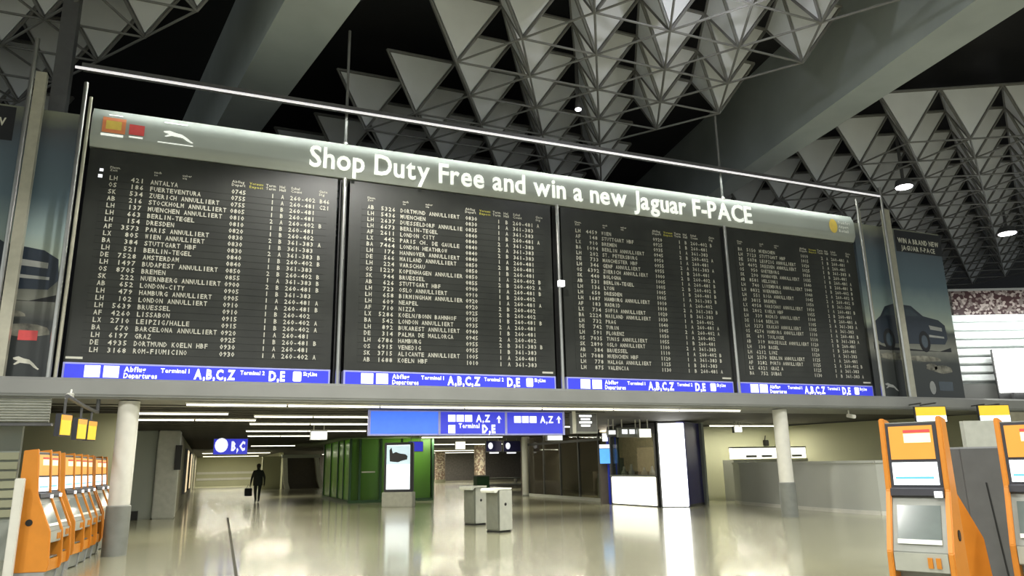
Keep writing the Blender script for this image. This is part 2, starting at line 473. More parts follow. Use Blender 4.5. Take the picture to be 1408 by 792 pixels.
line_lamp(-.4, 4.6, 76.0, 'linear lamp close to the pale end wall', 1, 34)
line_lamp(8.5, 12.5, 24.0, 'linear lamp above the floor between totem and white counter', 2, 12)
line_lamp(9.0, 13.0, 33.0, 'linear lamp before the thin column', 2, 14)
line_lamp(11, 18, 44.0, 'linear lamp in front of the sparkling columns', 2, 14)
line_lamp(12, 24, 62.0, 'linear lamp near the dark rear shops', 2, 22)
line_lamp(10, 26, 72.0, 'added linear lamp brightening the dark rear wall of shops', 2, 16)  # added to lift the black interior behind the sparkling columns
line_lamp(17.6, 21.4, 23.2, 'linear lamp over the curved counter', 2, 12)

# ================================================================== DEPARTURE BOARDS
BY = 16.8
XS = [(-2.81, 2.44), (2.74, 8.10), (8.41, 13.69), (13.89, 19.03)]
NAMES = [
 ['ANTALYA', 'FUERTEVENTURA', 'ZUERICH ANNULLIERT', 'STOCKHOLM ANNULLIERT', 'MUENCHEN ANNULLIERT', 'BERLIN-TEGEL', 'DRESDEN', 'PARIS ANNULLIERT', 'WIEN ANNULLIERT', 'STUTTGART HBF', 'BERLIN-TEGEL', 'AMSTERDAM', 'BUDAPEST ANNULLIERT', 'BREMEN', 'NUERNBERG ANNULLIERT', 'LONDON-CITY', 'HAMBURG ANNULLIERT', 'LONDON ANNULLIERT', 'BRUESSEL', 'LISSABON', 'LEIPZIG/HALLE', 'BARCELONA ANNULLIERT', 'GRAZ', 'DORTMUND KOELN HBF', 'ROM-FIUMICINO'],
 ['DORTMUND ANNULLIERT', 'MUENCHEN', 'DUESSELDORF ANNULLIERT', 'BERLIN-TEGEL', 'LONDON CITY', 'PARIS CH. DE GAULLE', 'LONDON HEATHROW', 'HANNOVER ANNULLIERT', 'MAILAND ANNULLIERT', 'WARSCHAU', 'KOPENHAGEN ANNULLIERT', 'BRUESSEL', 'STUTTGART HBF', 'OSLO ANNULLIERT', 'BIRMINGHAM ANNULLIERT', 'NEAPEL', 'NIZZA', 'KOELN/BONN BAHNHOF', 'LONDON ANNULLIERT', 'BUKAREST ANNULLIERT', 'PALMA DE MALLORCA', 'HAMBURG', 'VENEDIG', 'ALICANTE ANNULLIERT', 'KOELN HBF'],
 ['WIEN', 'STUTTGART HBF', 'BREMEN', 'BERLIN ANNULLIERT', 'ST. PETERSBURG', 'MANCHESTER HBF', 'GENF ANNULLIERT', 'ZUERICH ANNULLIERT', 'BOLOGNA', 'BERLIN-TEGEL', 'LYON', 'DRESDEN', 'HAMBURG ANNULLIERT', 'MADRID', 'SOFIA ANNULLIERT', 'MAILAND ANNULLIERT', 'PRAG', 'TURIN', 'FLORENZ', 'TUNIS ANNULLIERT', 'OSLO ANNULLIERT', 'BRUESSEL', 'MUENCHEN HBF', 'MALAGA ANNULLIERT', 'VALENCIA'],
 ['MUENCHEN', 'STUTTGART HBF', 'LEIPZIG ANNULLIERT', 'DRESDEN ANNULLIERT', 'GOETEBORG', 'HANNOVER ANNULLIERT', 'HELSINKI', 'LUXEMBURG ANNULLIERT', 'NUERNBERG', 'RIGA ANNULLIERT', 'BREMEN', 'WARSCHAU ANNULLIERT', 'KOELN HBF', 'MADRID ANNULLIERT', 'BERLIN', 'KRAKAU ANNULLIERT', 'HAMBURG ANNULLIERT', 'TOULOUSE', 'MARSEILLE ANNULLIERT', 'BASEL', 'LINZ', 'BERLIN ANNULLIERT', 'PORTO ANNULLIERT', 'GRAZ A', 'DUBAI']]
CODES = ['LH', 'LH', 'LH', 'AB', 'LX', 'OS', 'LH', 'DE', 'LH', 'BA', 'SK', 'AF']
TIMES = [(7, 40), (8, 30), (9, 15), (10, 5)]
DESC = ['departure board whose first row reads Antalya, next to the left poster', 'departure board left of the middle pole, rows of white text',
        'departure board right of the middle pole with the white camera box', 'departure board below the yellow oval logo of the banner']
for bi, ((x0, x1), names) in enumerate(zip(XS, NAMES)):
    w_ = x1-x0; t = thing('departure_board', DESC[bi], 'departure board', (x0, BY, 3.70), group='black departure boards in a row')
    MB().span((0, .04, -.02), (w_, .45, 4.60)).build('casing', 'board_case', t)
    MB().span((0, 0, -.02), (w_, .04, 4.60)).build('flap_face', 'board_dark', t)
    # dark header strip groove
    k = w_/5.25
    for (hx, a, b_, hh) in ((.42, 'Planm.', 'Zeit', .05), (1.28, 'nach', 'to', .05), (1.85, 'ueber', 'via', .05), (2.88, 'Abflug', 'Depart', .062), (3.62, 'Term', 'Term', .062), (3.92, 'Hal', 'Hall', .062), (4.18, 'Schal', 'Count', .062), (4.82, 'Gate', 'Stg', .062)):
        text(text(MB(), a, hx*k, 4.19, hh, -.008, bold=.02, res=1), b_, hx*k, 4.19-hh*1.25, hh, -.008, bold=.02, res=1).build('column_title', 'flap_white', t)
    hy = text(text(MB(), 'Vorauss', 3.26*w_/5.25, 4.19, .055, -.008, width=.3, res=1, bold=.02), 'Expect', 3.26*w_/5.25, 4.11, .055, -.008, width=.3, res=1, bold=.02).build('column_title', 'flap_yellow', t)
    tm = 60*TIMES[bi][0]+TIMES[bi][1]
    k = w_/5.25; P = .0795*k
    for r_i, nm in enumerate(names):
        z = 3.925-r_i*.1555
        mb = MB(); H_ = .1; mb.mi = 1
        mb.box((w_*.505, -.003, z+.05), (w_*.90, .006, .142)); mb.mi = 0
        text(mb, CODES[(r_i*5+bi*3) % 12], .42*k, z, H_, -.009, P*1.05, bold=.018, res=1)
        num = str(random.choice((random.randint(90, 999), random.randint(1000, 8999)))).rjust(4)
        text(mb, num, .74*k, z, H_, -.009, P*1.15, bold=.018, res=1)
        text(mb, nm[:20], 1.22*k, z, H_, -.009, P, bold=.018, res=1)
        tm += random.choice((0, 0, 5, 5, 10))
        text(mb, '%02d%02d' % (tm//60, tm % 60), 2.88*k, z, H_, -.009, P, bold=.018, res=1)
        text(mb, random.choice('1112'), 3.74*k, z, H_, -.009, P, bold=.018, res=1)
        text(mb, random.choice('AABB'), 3.96*k, z, H_, -.009, P, bold=.018, res=1)
        text(mb, random.choice(('260-481', '361-383', '260-402')), 4.16*k, z, H_, -.009, P*1.06, bold=.018, res=1)
        if bi == 0 and r_i < 2: text(mb, ('B46', 'C21')[r_i], 4.84*k, z, H_, -.009, P, bold=.018, res=1)
        elif random.random() < .45: text(mb, random.choice('AB'), 4.84*k, z, H_, -.009, P, bold=.018, res=1)
        mb.build('flight_row', ['flap_white', 'board_dark'], t)
    if bi == 0:
        MB().box((.26, -.006, 4.13), (.07, .012, .06)).build('status_light', 'sign_white', t)
        MB().box((.25, -.006, 3.99), (.08, .012, .07)).build('status_light', 'sign_white', t)
    MB().box(((.18 if bi == 0 else w_-.22), -.004, .065), (.3, .008, .045)).build('maker_print', 'flap_white', t)
    # blue terminal sign under the board
    SD = ['blue terminal sign under the first departure board, beside the left poster', 'blue terminal sign under the board left of the middle pole', 'blue terminal sign under the board right of the middle pole', 'blue terminal sign under the board below the yellow oval logo']
    sg = thing('terminal_sign', SD[bi], 'sign', (x0, BY, 3.32), group='lit blue terminal signs under the boards')
    MB().span((0, .0, 0), (w_, .3, .355)).build('frame', 'sign_frame', sg)
    MB().span((.04, -.012, .035), (w_-.04, 0, .32)).build('face', 'sign_blue', sg)
    q = MB(); e = -.02
    for bx in (.40, .74): MB().box((bx*k+.13, e, .18), (.28, .006, .24)).build('pictogram', 'sign_white', sg)
    q = MB()
    for (s_, lx, lz, lh, lw, lb) in (('Abflug', 1.10, .19, .1, .40, .03), ('Departures', 1.10, .06, .1, .62, .03), ('Terminal 1', 1.78, .19, .085, .55, .03), ('A,B,C,Z', 2.42, .075, .2, .82, .045),
                                     ('Terminal 2', 3.34, .19, .085, .5, .03), ('D,E', 3.93, .075, .2, .34, .045), ('SkyLine', 4.66, .20, .085, .3, .03)):
        text(MB(), s_, lx*k, lz, lh, e, bold=lb, res=2, width=lw*k).build('lettering', 'sign_white', sg)
    q = MB(); q.prism([(4.44*k, .09), (4.46*k, .07), (4.6*k, .07), (4.62*k, .09), (4.62*k, .27), (4.6*k, .29), (4.46*k, .29), (4.44*k, .27)], 'y', e-.003, e+.003)
    q.build('pictogram', 'sign_white', sg)

# ------------------------------------------------------------------ banner
bn = thing('banner', 'curved grey banner with white Shop Duty Free lettering above the boards', 'banner', (0, BY, 8.335))
prof = [(0, 0)]
N = 10
arc = [(-.02-.10*min(1, 5*(k/N), 4*(1-k/N)), .885*k/N) for k in range(N+1)]
MB().prism([(y, z) for y, z in arc]+[(.42, .885), (.42, 0)], 'x', -2.83, 19.04).build('banner_face', 'banner_grey', bn, True)
def by(z):
    k = max(0, min(N, z/.885*N)); i = min(N-1, int(k)); f = k-i
    return arc[i][0]*(1-f)+arc[i+1][0]*f
def on_banner(mb, off=-.012):
    mb.v = [(x, by(z)+off, z) for x, y, z in mb.v]; return mb
def letters(s_, x, z, h, width, parent, y, m, bold=.016, gap=.075, depth=.03):
    # every letter a thin solid piece of its own
    cx = 0.0; lay = []
    for ch in s_:
        if ch == ' ': cx += .30; continue
        vs, fs, a, b_ = glyph(ch, bold, 3); lay.append((ch, cx-a)); cx += (b_-a)+gap
    kx = width/(cx-gap); sc = h/.69
    for ch, ox in lay:
        vs, fs, a, b_ = glyph(ch, bold, 3); n = len(vs)
        ed = {}
        for f in fs:
            for i in range(len(f)):
                e_ = (f[i], f[(i+1) % len(f)]); ed[e_] = 1
        rim = [e_ for e_ in ed if (e_[1], e_[0]) not in ed]
        pts = [(x+(ox+vx)*kx, y, z+vy*sc) for vx, vy in vs]+[(x+(ox+vx)*kx, y+depth, z+vy*sc) for vx, vy in vs]
        MB().add(pts, list(fs)+[(i, j, j+n, i+n) for i, j in rim]).build('letter', m, parent)
letters('Shop Duty Free and win a new Jaguar F-PACE', 1.74, .16, .52, 13.1, bn, -.152, 'letter_lit')
def sub(a, b_, n=6): return [(a[0]+(b_[0]-a[0])*k/n, a[1]+(b_[1]-a[1])*k/n) for k in range(n)]
def plate(mb, x0_, x1_, z0_, z1_, n=5):
    for k in range(n):
        za, zb = z0_+(z1_-z0_)*k/n, z0_+(z1_-z0_)*(k+1)/n
        mb.add([(x0_, 0, za), (x1_, 0, za), (x1_, 0, zb), (x0_, 0, zb)], [(0, 1, 2, 3)])
    return mb
on_banner(plate(MB(), -2.62, -2.17, .32, .68)).build('emblem', 'print_orange', bn)
on_banner(plate(MB(), -2.55, -2.25, .40, .60), -.016).build('emblem_field', 'print_yellow', bn)
on_banner(plate(MB(), -2.10, -1.80, .34, .58)).build('emblem', 'print_red', bn)
for a4 in ((-2.63, -2.2, .24, .295, 2), (-2.09, -1.82, .27, .305, 2), (-2.52, -2.25, .74, .765, 1), (-1.42, -.95, .745, .775, 1), (-1.52, -.80, .245, .268, 1)):
    on_banner(plate(MB(), *a4)).build('small_print', 'letter_lit', bn)
leap = [(-1.42, .53), (-1.30, .555), (-1.18, .52), (-1.05, .50), (-.95, .44), (-.85, .36), (-.80, .335), (-.83, .32), (-.93, .36), (-1.02, .42), (-1.12, .43), (-1.25, .44), (-1.36, .40), (-1.40, .41), (-1.30, .475), (-1.41, .50)]
on_banner(MB().add([(x, 0, z) for x, z in leap], [tuple(range(len(leap)))])).build('leaping_emblem', 'letter_lit', bn)
ell = [(18.12+.17*math.cos(a*math.pi/8), .44+.24*math.sin(a*math.pi/8)) for a in range(16)]
on_banner(MB().add([(x, 0, z) for x, z in ell], [tuple(range(16))])).build('oval_emblem', 'print_yellow', bn)
q = MB(); text(q, 'Frankfurt', 18.34, .54, .09, 0, width=.5, bold=.03, res=1); text(q, 'Airport', 18.34, .40, .09, 0, width=.42, bold=.03, res=1); text(q, 'Retail', 18.34, .26, .09, 0, width=.4, bold=.03, res=1)
on_banner(q).build('small_lettering', 'print_white', bn)

# ------------------------------------------------------------------ poles, rail
poledesc = ['slim steel pole between the first and second departure boards', 'slim steel middle pole of the departure boards with a small white box', 'slim steel pole between the third and fourth departure boards']
for k in range(3):
    xg = (XS[k][1]+XS[k+1][0])/2
    t = thing('pole', poledesc[k], 'pole', (xg, BY-.10, 3.05), group='slim poles between the boards')
    MB().tube((0, 0, .06), (0, 0, 5.25), .05, 12).build('shaft', 'steel', t, True)
    MB().lathe([(.02, -.02), (.09, 0), (.09, .06), (.05, .09)], n=14).build('foot', 'steel_dark', t, True)
    MB().span((-.085, .14, .3), (.085, .30, 5.25)).build('backing_strip', 'black', t)
    if k == 1:
        MB().box((.02, -.06, 3.05), (.16, .12, .16)).build('camera_box', 'sign_white', t)
def end_post(name, lab, x, ztop, wide, grp):
    t = thing(name, lab, 'post', (x, BY-.30, 3.25), group=grp)
    MB().tube((0, 0, 0), (0, 0, ztop-3.25), .045, 10).build('tube', 'steel', t, True)
    if wide: MB().span((.06, .0, 0), (.06+wide, .16, ztop-3.25-.75)).build('flat_bar', 'steel_tan', t)
    else: MB().tube((.11, .05, 0), (.11, .05, ztop-3.25-.3), .035, 10).build('tube', 'steel_tan', t, True)
    MB().box((.08, .05, .03), (.36, .26, .06)).build('foot', 'steel_dark', t)
    return t
end_post('end_post', 'tall steel post between the left poster and the Antalya board', -2.98, 9.66, 0, 'end posts of the board')
end_post('end_post', 'tall steel post with wide tan bar standing in front of the left poster', -3.98, 10.5, .20, 'end posts of the board')
end_post('end_post', 'slim steel post between the last departure board and the right poster', 19.08, 9.75, 0, 'end posts of the board')
end_post('end_post', 'tall steel post with wide tan bar crossing the right poster', 20.22, 10.3, .24, 'end posts of the board')
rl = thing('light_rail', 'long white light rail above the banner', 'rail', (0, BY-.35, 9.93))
MB().tube((-3.22, 0, .03), (20.12, 0, .03), .03, 10).build('tube', 'rail_white_glow', rl, True)
MB().span((-3.1, -.02, .06), (20.1, .22, .15)).build('tray', 'steel_dark', rl)
ld = bpy.data.lights.new('rail_light', 'AREA'); ld.shape = 'RECTANGLE'; ld.size = 22; ld.size_y = .06; ld.energy = 260; ld.color = (.93, 1, .93)
lo = link('rail_light', ld, rl, (8.4, .10, .03)); lo.rotation_euler = (R_(6), 0, 0)
for x_, lab, zt in ((2.6, 'thin hanger rod above the word Shop', 12.4), (13.95, 'thin hanger rod running from the lattice down to the letters PACE', 12.0)):
    t = thing('hanger_rod', lab, 'rod', (x_, BY+.05, 9.22))
    MB().tube((0, 0, 0), (0, 0, zt-9.22), .035, 8).build('rod', 'tube_grey', t, True)
    MB().lathe([(.09, 0), (.06, .07), (.03, .1)], n=10).build('collar', 'steel', t, True)
t = thing('ceiling_strut', 'dark square strut rising behind the left poster to the lattice', 'strut', (-3.62, BY+.6, 3.3))
MB().span((-.16, -.16, 0), (.16, .16, 10.3)).build('shaft', 'steel_dark', t)
MB().span((-.24, -.24, 0), (.24, .24, .12)).build('foot', 'steel_dark', t)

# ------------------------------------------------------------------ posters
sky = [(0, (.035, .04, .04)), (.20, (.045, .05, .048)), (.28, (.22, .225, .19)), (.33, (.15, .155, .13)), (.38, (.07, .08, .08)), (.42, (.46, .52, .42)), (.52, (.33, .42, .42)), (.66, (.13, .19, .235)), (.84, (.10, .135, .17)), (.93, (.09, .10, .11)), (1, (.20, .21, .16))]
ramp_mat('poster_print', sky, 2, 0, 5.7, .35, 2.2, .025)
mat('car_body', (.028, .038, .055), .3); mat('car_glass', (.06, .08, .10), .2); mat('car_light', (.35, .36, .34), .4); mat('car_tyre', (.012, .013, .015), .5); mat('rock_print', (.19, .185, .15), .6, var=.7, scale=4)
def poster(x0, x1, lab, cx, flip, txt, tx0):
    t = thing('poster', lab, 'poster', (x0, BY+.06, 3.34)); W = x1-x0
    MB().span((0, 0, 0), (W, .12, 5.72)).build('panel', 'poster_print', t)
    MB().span((-.04, .02, -.03), (W+.04, .16, 0)).build('frame', 'steel_dark', t)
    def P(pts, y, m, nm):
        pts = [((cx-x0)+(flip*px), pz) for px, pz in pts]
        pts = [(max(.0, min(W, a)), b_) for a, b_ in pts]
        MB().add([(a, y, b_) for a, b_ in pts], [tuple(range(len(pts)))]).build(nm, m, t)
    P([(-1.75, 1.75), (-1.3, 1.62), (1.2, 1.55), (1.75, 1.7), (1.75, 1.55), (-1.75, 1.5)], -.003, 'car_tyre', 'printed_ground_shadow')
    P([(-1.6, 1.85), (-1.62, 2.4), (-1.3, 2.62), (-1.05, 2.95), (-.6, 3.08), (.15, 3.04), (.65, 2.72), (1.35, 2.62), (1.62, 2.45), (1.66, 2.0), (1.5, 1.80), (-1.4, 1.72)], -.005, 'car_body', 'printed_car')
    P([(-1.15, 2.66), (-.98, 2.88), (-.55, 2.99), (.1, 2.95), (.5, 2.70)], -.007, 'car_glass', 'printed_car_windows')
    P([(.85, 2.42), (1.45, 2.36), (1.45, 2.24), (.9, 2.28)], -.007, 'car_light', 'printed_car_lights')
    P([(.8, 2.10), (1.5, 2.06), (1.5, 2.0), (.8, 2.02)], -.007, 'car_light', 'printed_car_grille')
    for wx, rr in ((-1.05, .36), (.55, .36)):
        P([(wx+rr*.72*math.cos(a*math.pi/8), 1.86+rr*math.sin(a*math.pi/8)) for a in range(16)], -.008, 'car_tyre', 'printed_wheel')
        P([(wx+rr*.4*math.cos(a*math.pi/8), 1.86+rr*.6*math.sin(a*math.pi/8)) for a in range(16)], -.009, 'car_glass', 'printed_rim')
    for rx, rz_, rw, rh in ((-.9, 1.32, .75, .12), (.4, 1.28, .9, .1), (1.2, .95, .5, .14), (.7, 1.02, .3, .12)):
        P([(rx+rw*math.cos(a*math.pi/6)*(.85+.15*math.sin(a*3)), rz_+rh*math.sin(a*math.pi/6)) for a in range(12)], -.004, 'rock_print', 'printed_rock')
    # text
    MB().add([(tx0-x0-.12, -.004, 4.92), (tx0-x0+2.1, -.004, 4.92), (tx0-x0+2.1, -.004, 5.68), (tx0-x0-.12, -.004, 5.68)], [(0, 1, 2, 3)]).build('text_field', 'print_black', t)
    q = MB(); text(q, txt[0], tx0-x0, 5.24, .17, -.008, width=1.95, bold=.03, res=1); text(q, txt[1], tx0-x0+.12, 4.99, .16, -.008, width=1.6, bold=.03, res=1)
    q.build('lettering', 'flap_white', t)
    return t
RP = poster(19.2, 23.2, 'tall poster of a dark car on rocks right of the boards', 21.15, 1, ('WIN A BRAND NEW', 'JAGUAR F-PACE'), 21.15)
q = MB(); q.add([(2.55+.14*math.cos(a*math.pi/6), -.006, .34+.22*math.sin(a*math.pi/6)) for a in range(12)], [tuple(range(12))]).build('printed_seal', 'car_light', RP)
MB().add([(2.85, -.006, .25), (3.5, -.006, .25), (3.5, -.006, .55), (2.85, -.006, .55)], [(0, 1, 2, 3)]).build('printed_label', 'car_glass', RP)
lp2 = [(.45+(x+1.42)*.9, .28+(z-.4)*1.1) for x, z in leap]
MB().add([(x, -.006, z) for x, z in lp2], [tuple(range(len(lp2)))]).build('leaping_emblem', 'car_light', RP)
LP = poster(-7.4, -3.08, 'tall dark car poster left of the boards with red label', -4.75, 1, ('WIN A BRAND NEW', 'JAGUAR F-PACE R'), -6.35)
MB().add([(3.75, -.006, .75), (4.08, -.006, .75), (4.08, -.006, .95), (3.75, -.006, .95)], [(0, 1, 2, 3)]).build('red_label', 'print_red', LP)
lp3 = [(3.72+(x+1.42)*.75, .20+(z-.35)*1.1) for x, z in leap]
MB().add([(x, -.006, z) for x, z in lp3], [tuple(range(len(lp3)))]).build('leaping_emblem', 'flap_white', LP)

# ================================================================== UPPER RIGHT FACADE
an = R_(-22); fdir = Vector((math.cos(an), math.sin(an), 0)); fp = Vector((30.3, 22.15, 0))
t = thing('louvre_facade', 'bright white louvred shop front upstairs under a sparkling band', 'shop front', (fp.x, fp.y, 3.2), an)
MB().span((0, .15, 0), (8, .3, 5.55)).build('backing', 'louvre_white', t)
for k in range(8):
    MB().prism([(.15, 1.45+k*.38), (-.06, 1.45+k*.38), (-.10, 1.50+k*.38), (-.02, 1.76+k*.38), (.15, 1.78+k*.38)], 'x', 0, 8).build('louvre', 'louvre_white', t)
MB().span((.2, -.05, 4.42), (8, .1, 5.52)).build('tinsel_band', 'tinsel_band', t)
MB().span((.1, -.07, 5.52), (8, .15, 5.62)).build('top_rail', 'steel', t)
MB().span((0, -.1, 0), (8, .15, 1.35)).build('plinth', 'fascia_grey', t)
ld = bpy.data.lights.new('cove_light', 'AREA'); ld.shape = 'RECTANGLE'; ld.size = 7; ld.size_y = .3; ld.energy = 110; ld.color = (.95, 1, .98)
lo = link('cove_light', ld, t, (3.6, -2.4, 4.3)); lo.rotation_euler = (R_(75), 0, 0); ld.spread = R_(100)
t = thing('light_box', 'blank white light box in front of the upstairs louvres', 'light box', (fp.x+fdir.x*1.15-.15, fp.y+fdir.y*1.15-.75, 3.2), an)
MB().span((0, 0, .9), (4.5, .2, 2.75)).build('panel', 'lightbox', t, bevel=.02)
MB().span((-.03, .2, 0), (4.5, .3, 2.78)).build('casing', 'steel_dark', t)
for k in range(2): MB().tube((.5+k*3, .1, 0), (.5+k*3, .1, .9), .05, 8).build('leg', 'steel_dark', t, True)

# ceiling spotlights
for (px, py, z, lab, sz, e_) in ((1243, 257, 11.6, 'oval ceiling spotlight above the right poster', .34, 700), (1385, 321, 11.6, 'oval ceiling spotlight above the upstairs louvres', .42, 110), (795, 150, 11.9, 'tiny ceiling spotlight in the lattice above the middle of the rail', .10, 120)):
    p = atz(px, py, z); t = thing('ceiling_spotlight', lab, 'spotlight', p, group='ceiling spotlights')
    MB().lathe([(sz*.9, 0.0), (sz*.98, .02), (sz*.8, .25), (.06, .34), (.05, 3.4)], n=20).build('housing', 'steel_dark', t, True)
    MB().lathe([(sz*.2, -.05), (sz*.85, -.03), (sz*.9, .02)], n=20).build('lens', 'spot_white', t, True)
    ld = bpy.data.lights.new('spot_light', 'SPOT'); ld.energy = e_*5; ld.spot_size = R_(120); ld.shadow_soft_size = .2; ld.color = (1, .99, .95)
    link('spot_light', ld, t, (0, 0, -.12))
# one spotlight above the frame, then more added to brighten the hall
p = atz(1008, -22, 11.7); t = thing('ceiling_spotlight', 'round spotlight close under the lattice left of the big beam', 'spotlight', p, group='ceiling spotlights')
MB().lathe([(.26, 0.0), (.28, .02), (.2, .2), (.05, .26), (.04, 3.3)], n=20).build('housing', 'steel_dark', t, True)
MB().lathe([(.05, -.05), (.22, -.03), (.25, .02)], n=20).build('lens', 'spot_white', t, True)
ld = bpy.data.lights.new('spot_glow', 'POINT'); ld.energy = 160; ld.shadow_soft_size = .12; ld.color = (.95, .95, 1); link('spot_glow', ld, t, (0, 0, -.3))
proto = None
for k, (x, y) in enumerate(((-6, 4), (3, 4), (12, 4), (21, 6), (-6, -6), (3, -8), (12, -6), (3, 11))):  # lamps added around and behind the camera to light floor and ceiling
    if proto is None:
        proto = thing('added_spotlight', 'round spotlight added under the black ceiling to brighten the open hall', 'spotlight', (x, y, 11.6), group='added hall spotlights')
        MB().lathe([(.36, 0.0), (.38, .02), (.3, .25), (.06, .34), (.05, 3.5)], n=20).build('housing', 'steel_dark', proto, True)
        MB().lathe([(.08, -.05), (.3, -.03), (.34, .02)], n=20).build('lens', 'spot_white', proto, True)
        ld = bpy.data.lights.new('added_spot_light', 'SPOT'); ld.energy = 1500; ld.spot_size = R_(130); ld.shadow_soft_size = .3; ld.color = (1, .98, .92)
        ld.energy = 3800; link('added_spot_light', ld, proto, (0, 0, -.12))
    else:
        c = copy_tree(proto); c.location = (x, y, 11.6)

# ================================================================== HANGING SIGNS (lower)
def sgx(px, py, Y): return aty(px, py, Y)
SY = 17.6
a, b_ = sgx(508, 563, SY), sgx(775, 598, SY)
t = thing('overhead_sign', 'big lit blue overhead sign with gate letters and arrows', 'sign', (a.x, SY, 2.24)); W = b_.x-a.x; HH = SOF-2.24
MB().span((0, 0, 0), (W, .18, HH)).build('casing', 'sign_frame', t)
cuts = [0, W*(598-508)/267, W*(690-508)/267, W]
for k in range(3):
    MB().span((cuts[k]+.03, -.015, .04), (cuts[k+1]-.03, 0, HH-.03)).build('sign_panel', 'sign_blue_light' if k == 0 else 'sign_blue', t)
q = MB(); e = -.025
def row(x, z, letters, h=.17):
    for k in range(3): q.box((x+.1+k*.22, e, z+h/2), (.19, .006, h))
    text(q, letters, x+.74, z, h, e, bold=.03, width=.38, res=1)
row(cuts[1]+.22, .33, 'A,Z')
q.box((cuts[1]+.32, e, .15), (.18, .006, .2)); text(q, 'Terminal', cuts[1]+.5, .18, .11, e, bold=.03, width=.55, res=1); text(q, 'D,E', cuts[1]+1.12, .06, .19, e, bold=.05, width=.36, res=1)
row(cuts[2]+.22, .31, 'A,Z')
for xx in (cuts[1]+1.58, cuts[2]+1.50):
    q.prism([(xx-.02, .30), (xx+.02, .30), (xx+.02, .42), (xx+.07, .39), (xx, .49), (xx-.07, .39), (xx-.02, .42)], 'y', e-.003, e+.003)
q.build('lettering', 'sign_white', t)
for c_ in cuts: MB().span((c_-.03, -.03, 0), (c_+.03, .0, HH)).build('divider', 'sign_frame', t)
a, b_ = sgx(786, 562, SY), sgx(822, 597, SY)
t = thing('notice_sign', 'small grey box sign with white lines beside the big blue sign', 'sign', (a.x, SY, a.z-.65)); W = b_.x-a.x
MB().span((0, 0, 0), (W, .15, SOF-(a.z-.65)-.02)).build('casing', 'kiosk_grey', t)
MB().span((.14, -.01, .05), (W-.02, 0, .52)).build('face', 'steel_dark', t)
q = MB()
for k in range(4): q.box((W*.52, -.016, .46-k*.085), (W*.5-.1*(k % 2), .006, .055))
q.build('printed_lines', 'sign_white', t)
MB().span((0, -.02, 0), (.10, .0, .58)).build('edge_strip', 'column_white', t)
# small white exit signs
def hang_box(px0, py0, px1, py1, Y, lab, matn='sign_white', depth=.12, cat='sign', rods=True, nm='hanging_sign', txt=None, tm='navy'):
    a, b_ = aty(px0, py0, Y), aty(px1, py1, Y); W, Hh = b_.x-a.x, a.z-b_.z
    t = thing(nm, lab, cat, (a.x, Y, b_.z))
    MB().span((0, 0, 0), (W, depth, Hh)).build('box', 'kiosk_grey' if matn != 'steel_dark' else 'steel_dark', t)
    MB().span((.02, -.012, .02), (W-.02, 0, Hh-.02)).build('face', matn, t)
    if txt: text(MB(), txt, W*.18, Hh*.28, Hh*.45, -.02, width=W*.62, bold=.04, res=1).build('lettering', tm, t)
    if rods and b_.z+Hh < SOF-.02:
        for f in (.2, .8): MB().tube((W*f, depth/2, Hh), (W*f, depth/2, SOF-b_.z), .018, 6).build('rod', 'column_white', t)
    return t
hang_box(427, 592, 450, 605, 24.0, 'small white box sign hanging on two rods before the green glass')
hang_box(752, 598, 774, 606, 18.4, 'small white lit box just under the end of the big blue sign')
t = hang_box(850, 588, 882, 601, 20.5, 'grey hanging sign with white text before the shop', 'kiosk_grey')
for k in range(3): MB().box((.22+k*.27, -.02, .17), (.2, .012, .14)).build('printed_block', 'sign_white', t)
hang_box(878, 589, 896, 602, 20.3, 'small cream lit box beside the grey hanging sign', 'counter_white')
hang_box(836, 591, 847, 598, 20.4, 'tiny white lit box left of the grey hanging sign')
t = hang_box(294, 603, 340, 625, 34.0, 'blue hanging sign with white symbols over the passage', 'sign_blue')
a = aty(294, 603, 34); sc = 34/13.0
q = MB(); q.lathe([(.18, 0), (.18, .01)], n=14); W_ = 1.7
qq = MB()
c0 = (.32, .40)
qq.add([(c0[0]+.26*math.cos(k*math.pi/8), -.022, c0[1]+.30*math.sin(k*math.pi/8)) for k in range(16)], [tuple(range(16))])
text(qq, 'B,C', .72, .18, .36, -.022, width=.55, bold=.05, res=1)
qq.build('symbols', 'sign_white', t)
for (x0_, x1_, lab) in ((668, 690, 'far dark blue hanging sign right of the speckled column'), (692, 716, 'far dark blue hanging sign next to the thin column')):
    t = hang_box(x0_, 606, x1_, 621, 36.0, lab, 'navy')
    qq = MB(); qq.add([(.25+.13*math.cos(k*math.pi/6), -.022, .3+.17*math.sin(k*math.pi/6)) for k in range(12)], [tuple(range(12))]); qq.build('symbol', 'sign_white', t)
    MB().span((.2, -.02, -.09), (.7, .04, -.02)).build('light_strip', 'sign_white', t)
hang_box(626, 607, 640, 618, 40.0, 'small cream hanging sign between the two speckled columns', 'counter_white')
hang_box(562, 607, 582, 621, 32.0, 'small violet lit sign behind the digital totem', 'sign_blue')

# ================================================================== LOWER HALL OBJECTS
# square grey pillar
a, b_ = atz(175, 715), atz(240, 712)
t = thing('square_pillar', 'broad grey square pillar beyond the white column', 'pillar', (-1.60, 28.0, 0))
MB().span((-.68, -.5, 0), (.05, .5, SOF)).build('shaft', 'wall_grey', t, bevel=.03)
MB().span((.05, -.7, 0), (.72, .4, SOF)).build('cladding', 'shutter', t, bevel=.03)
MB().span((.60, -.80, 1.55), (.80, -.72, 2.35)).build('dark_panel', 'black', t)
MB().span((-.75, -.85, 0), (-.35, -.6, .28)).build('base_box', 'black', t)
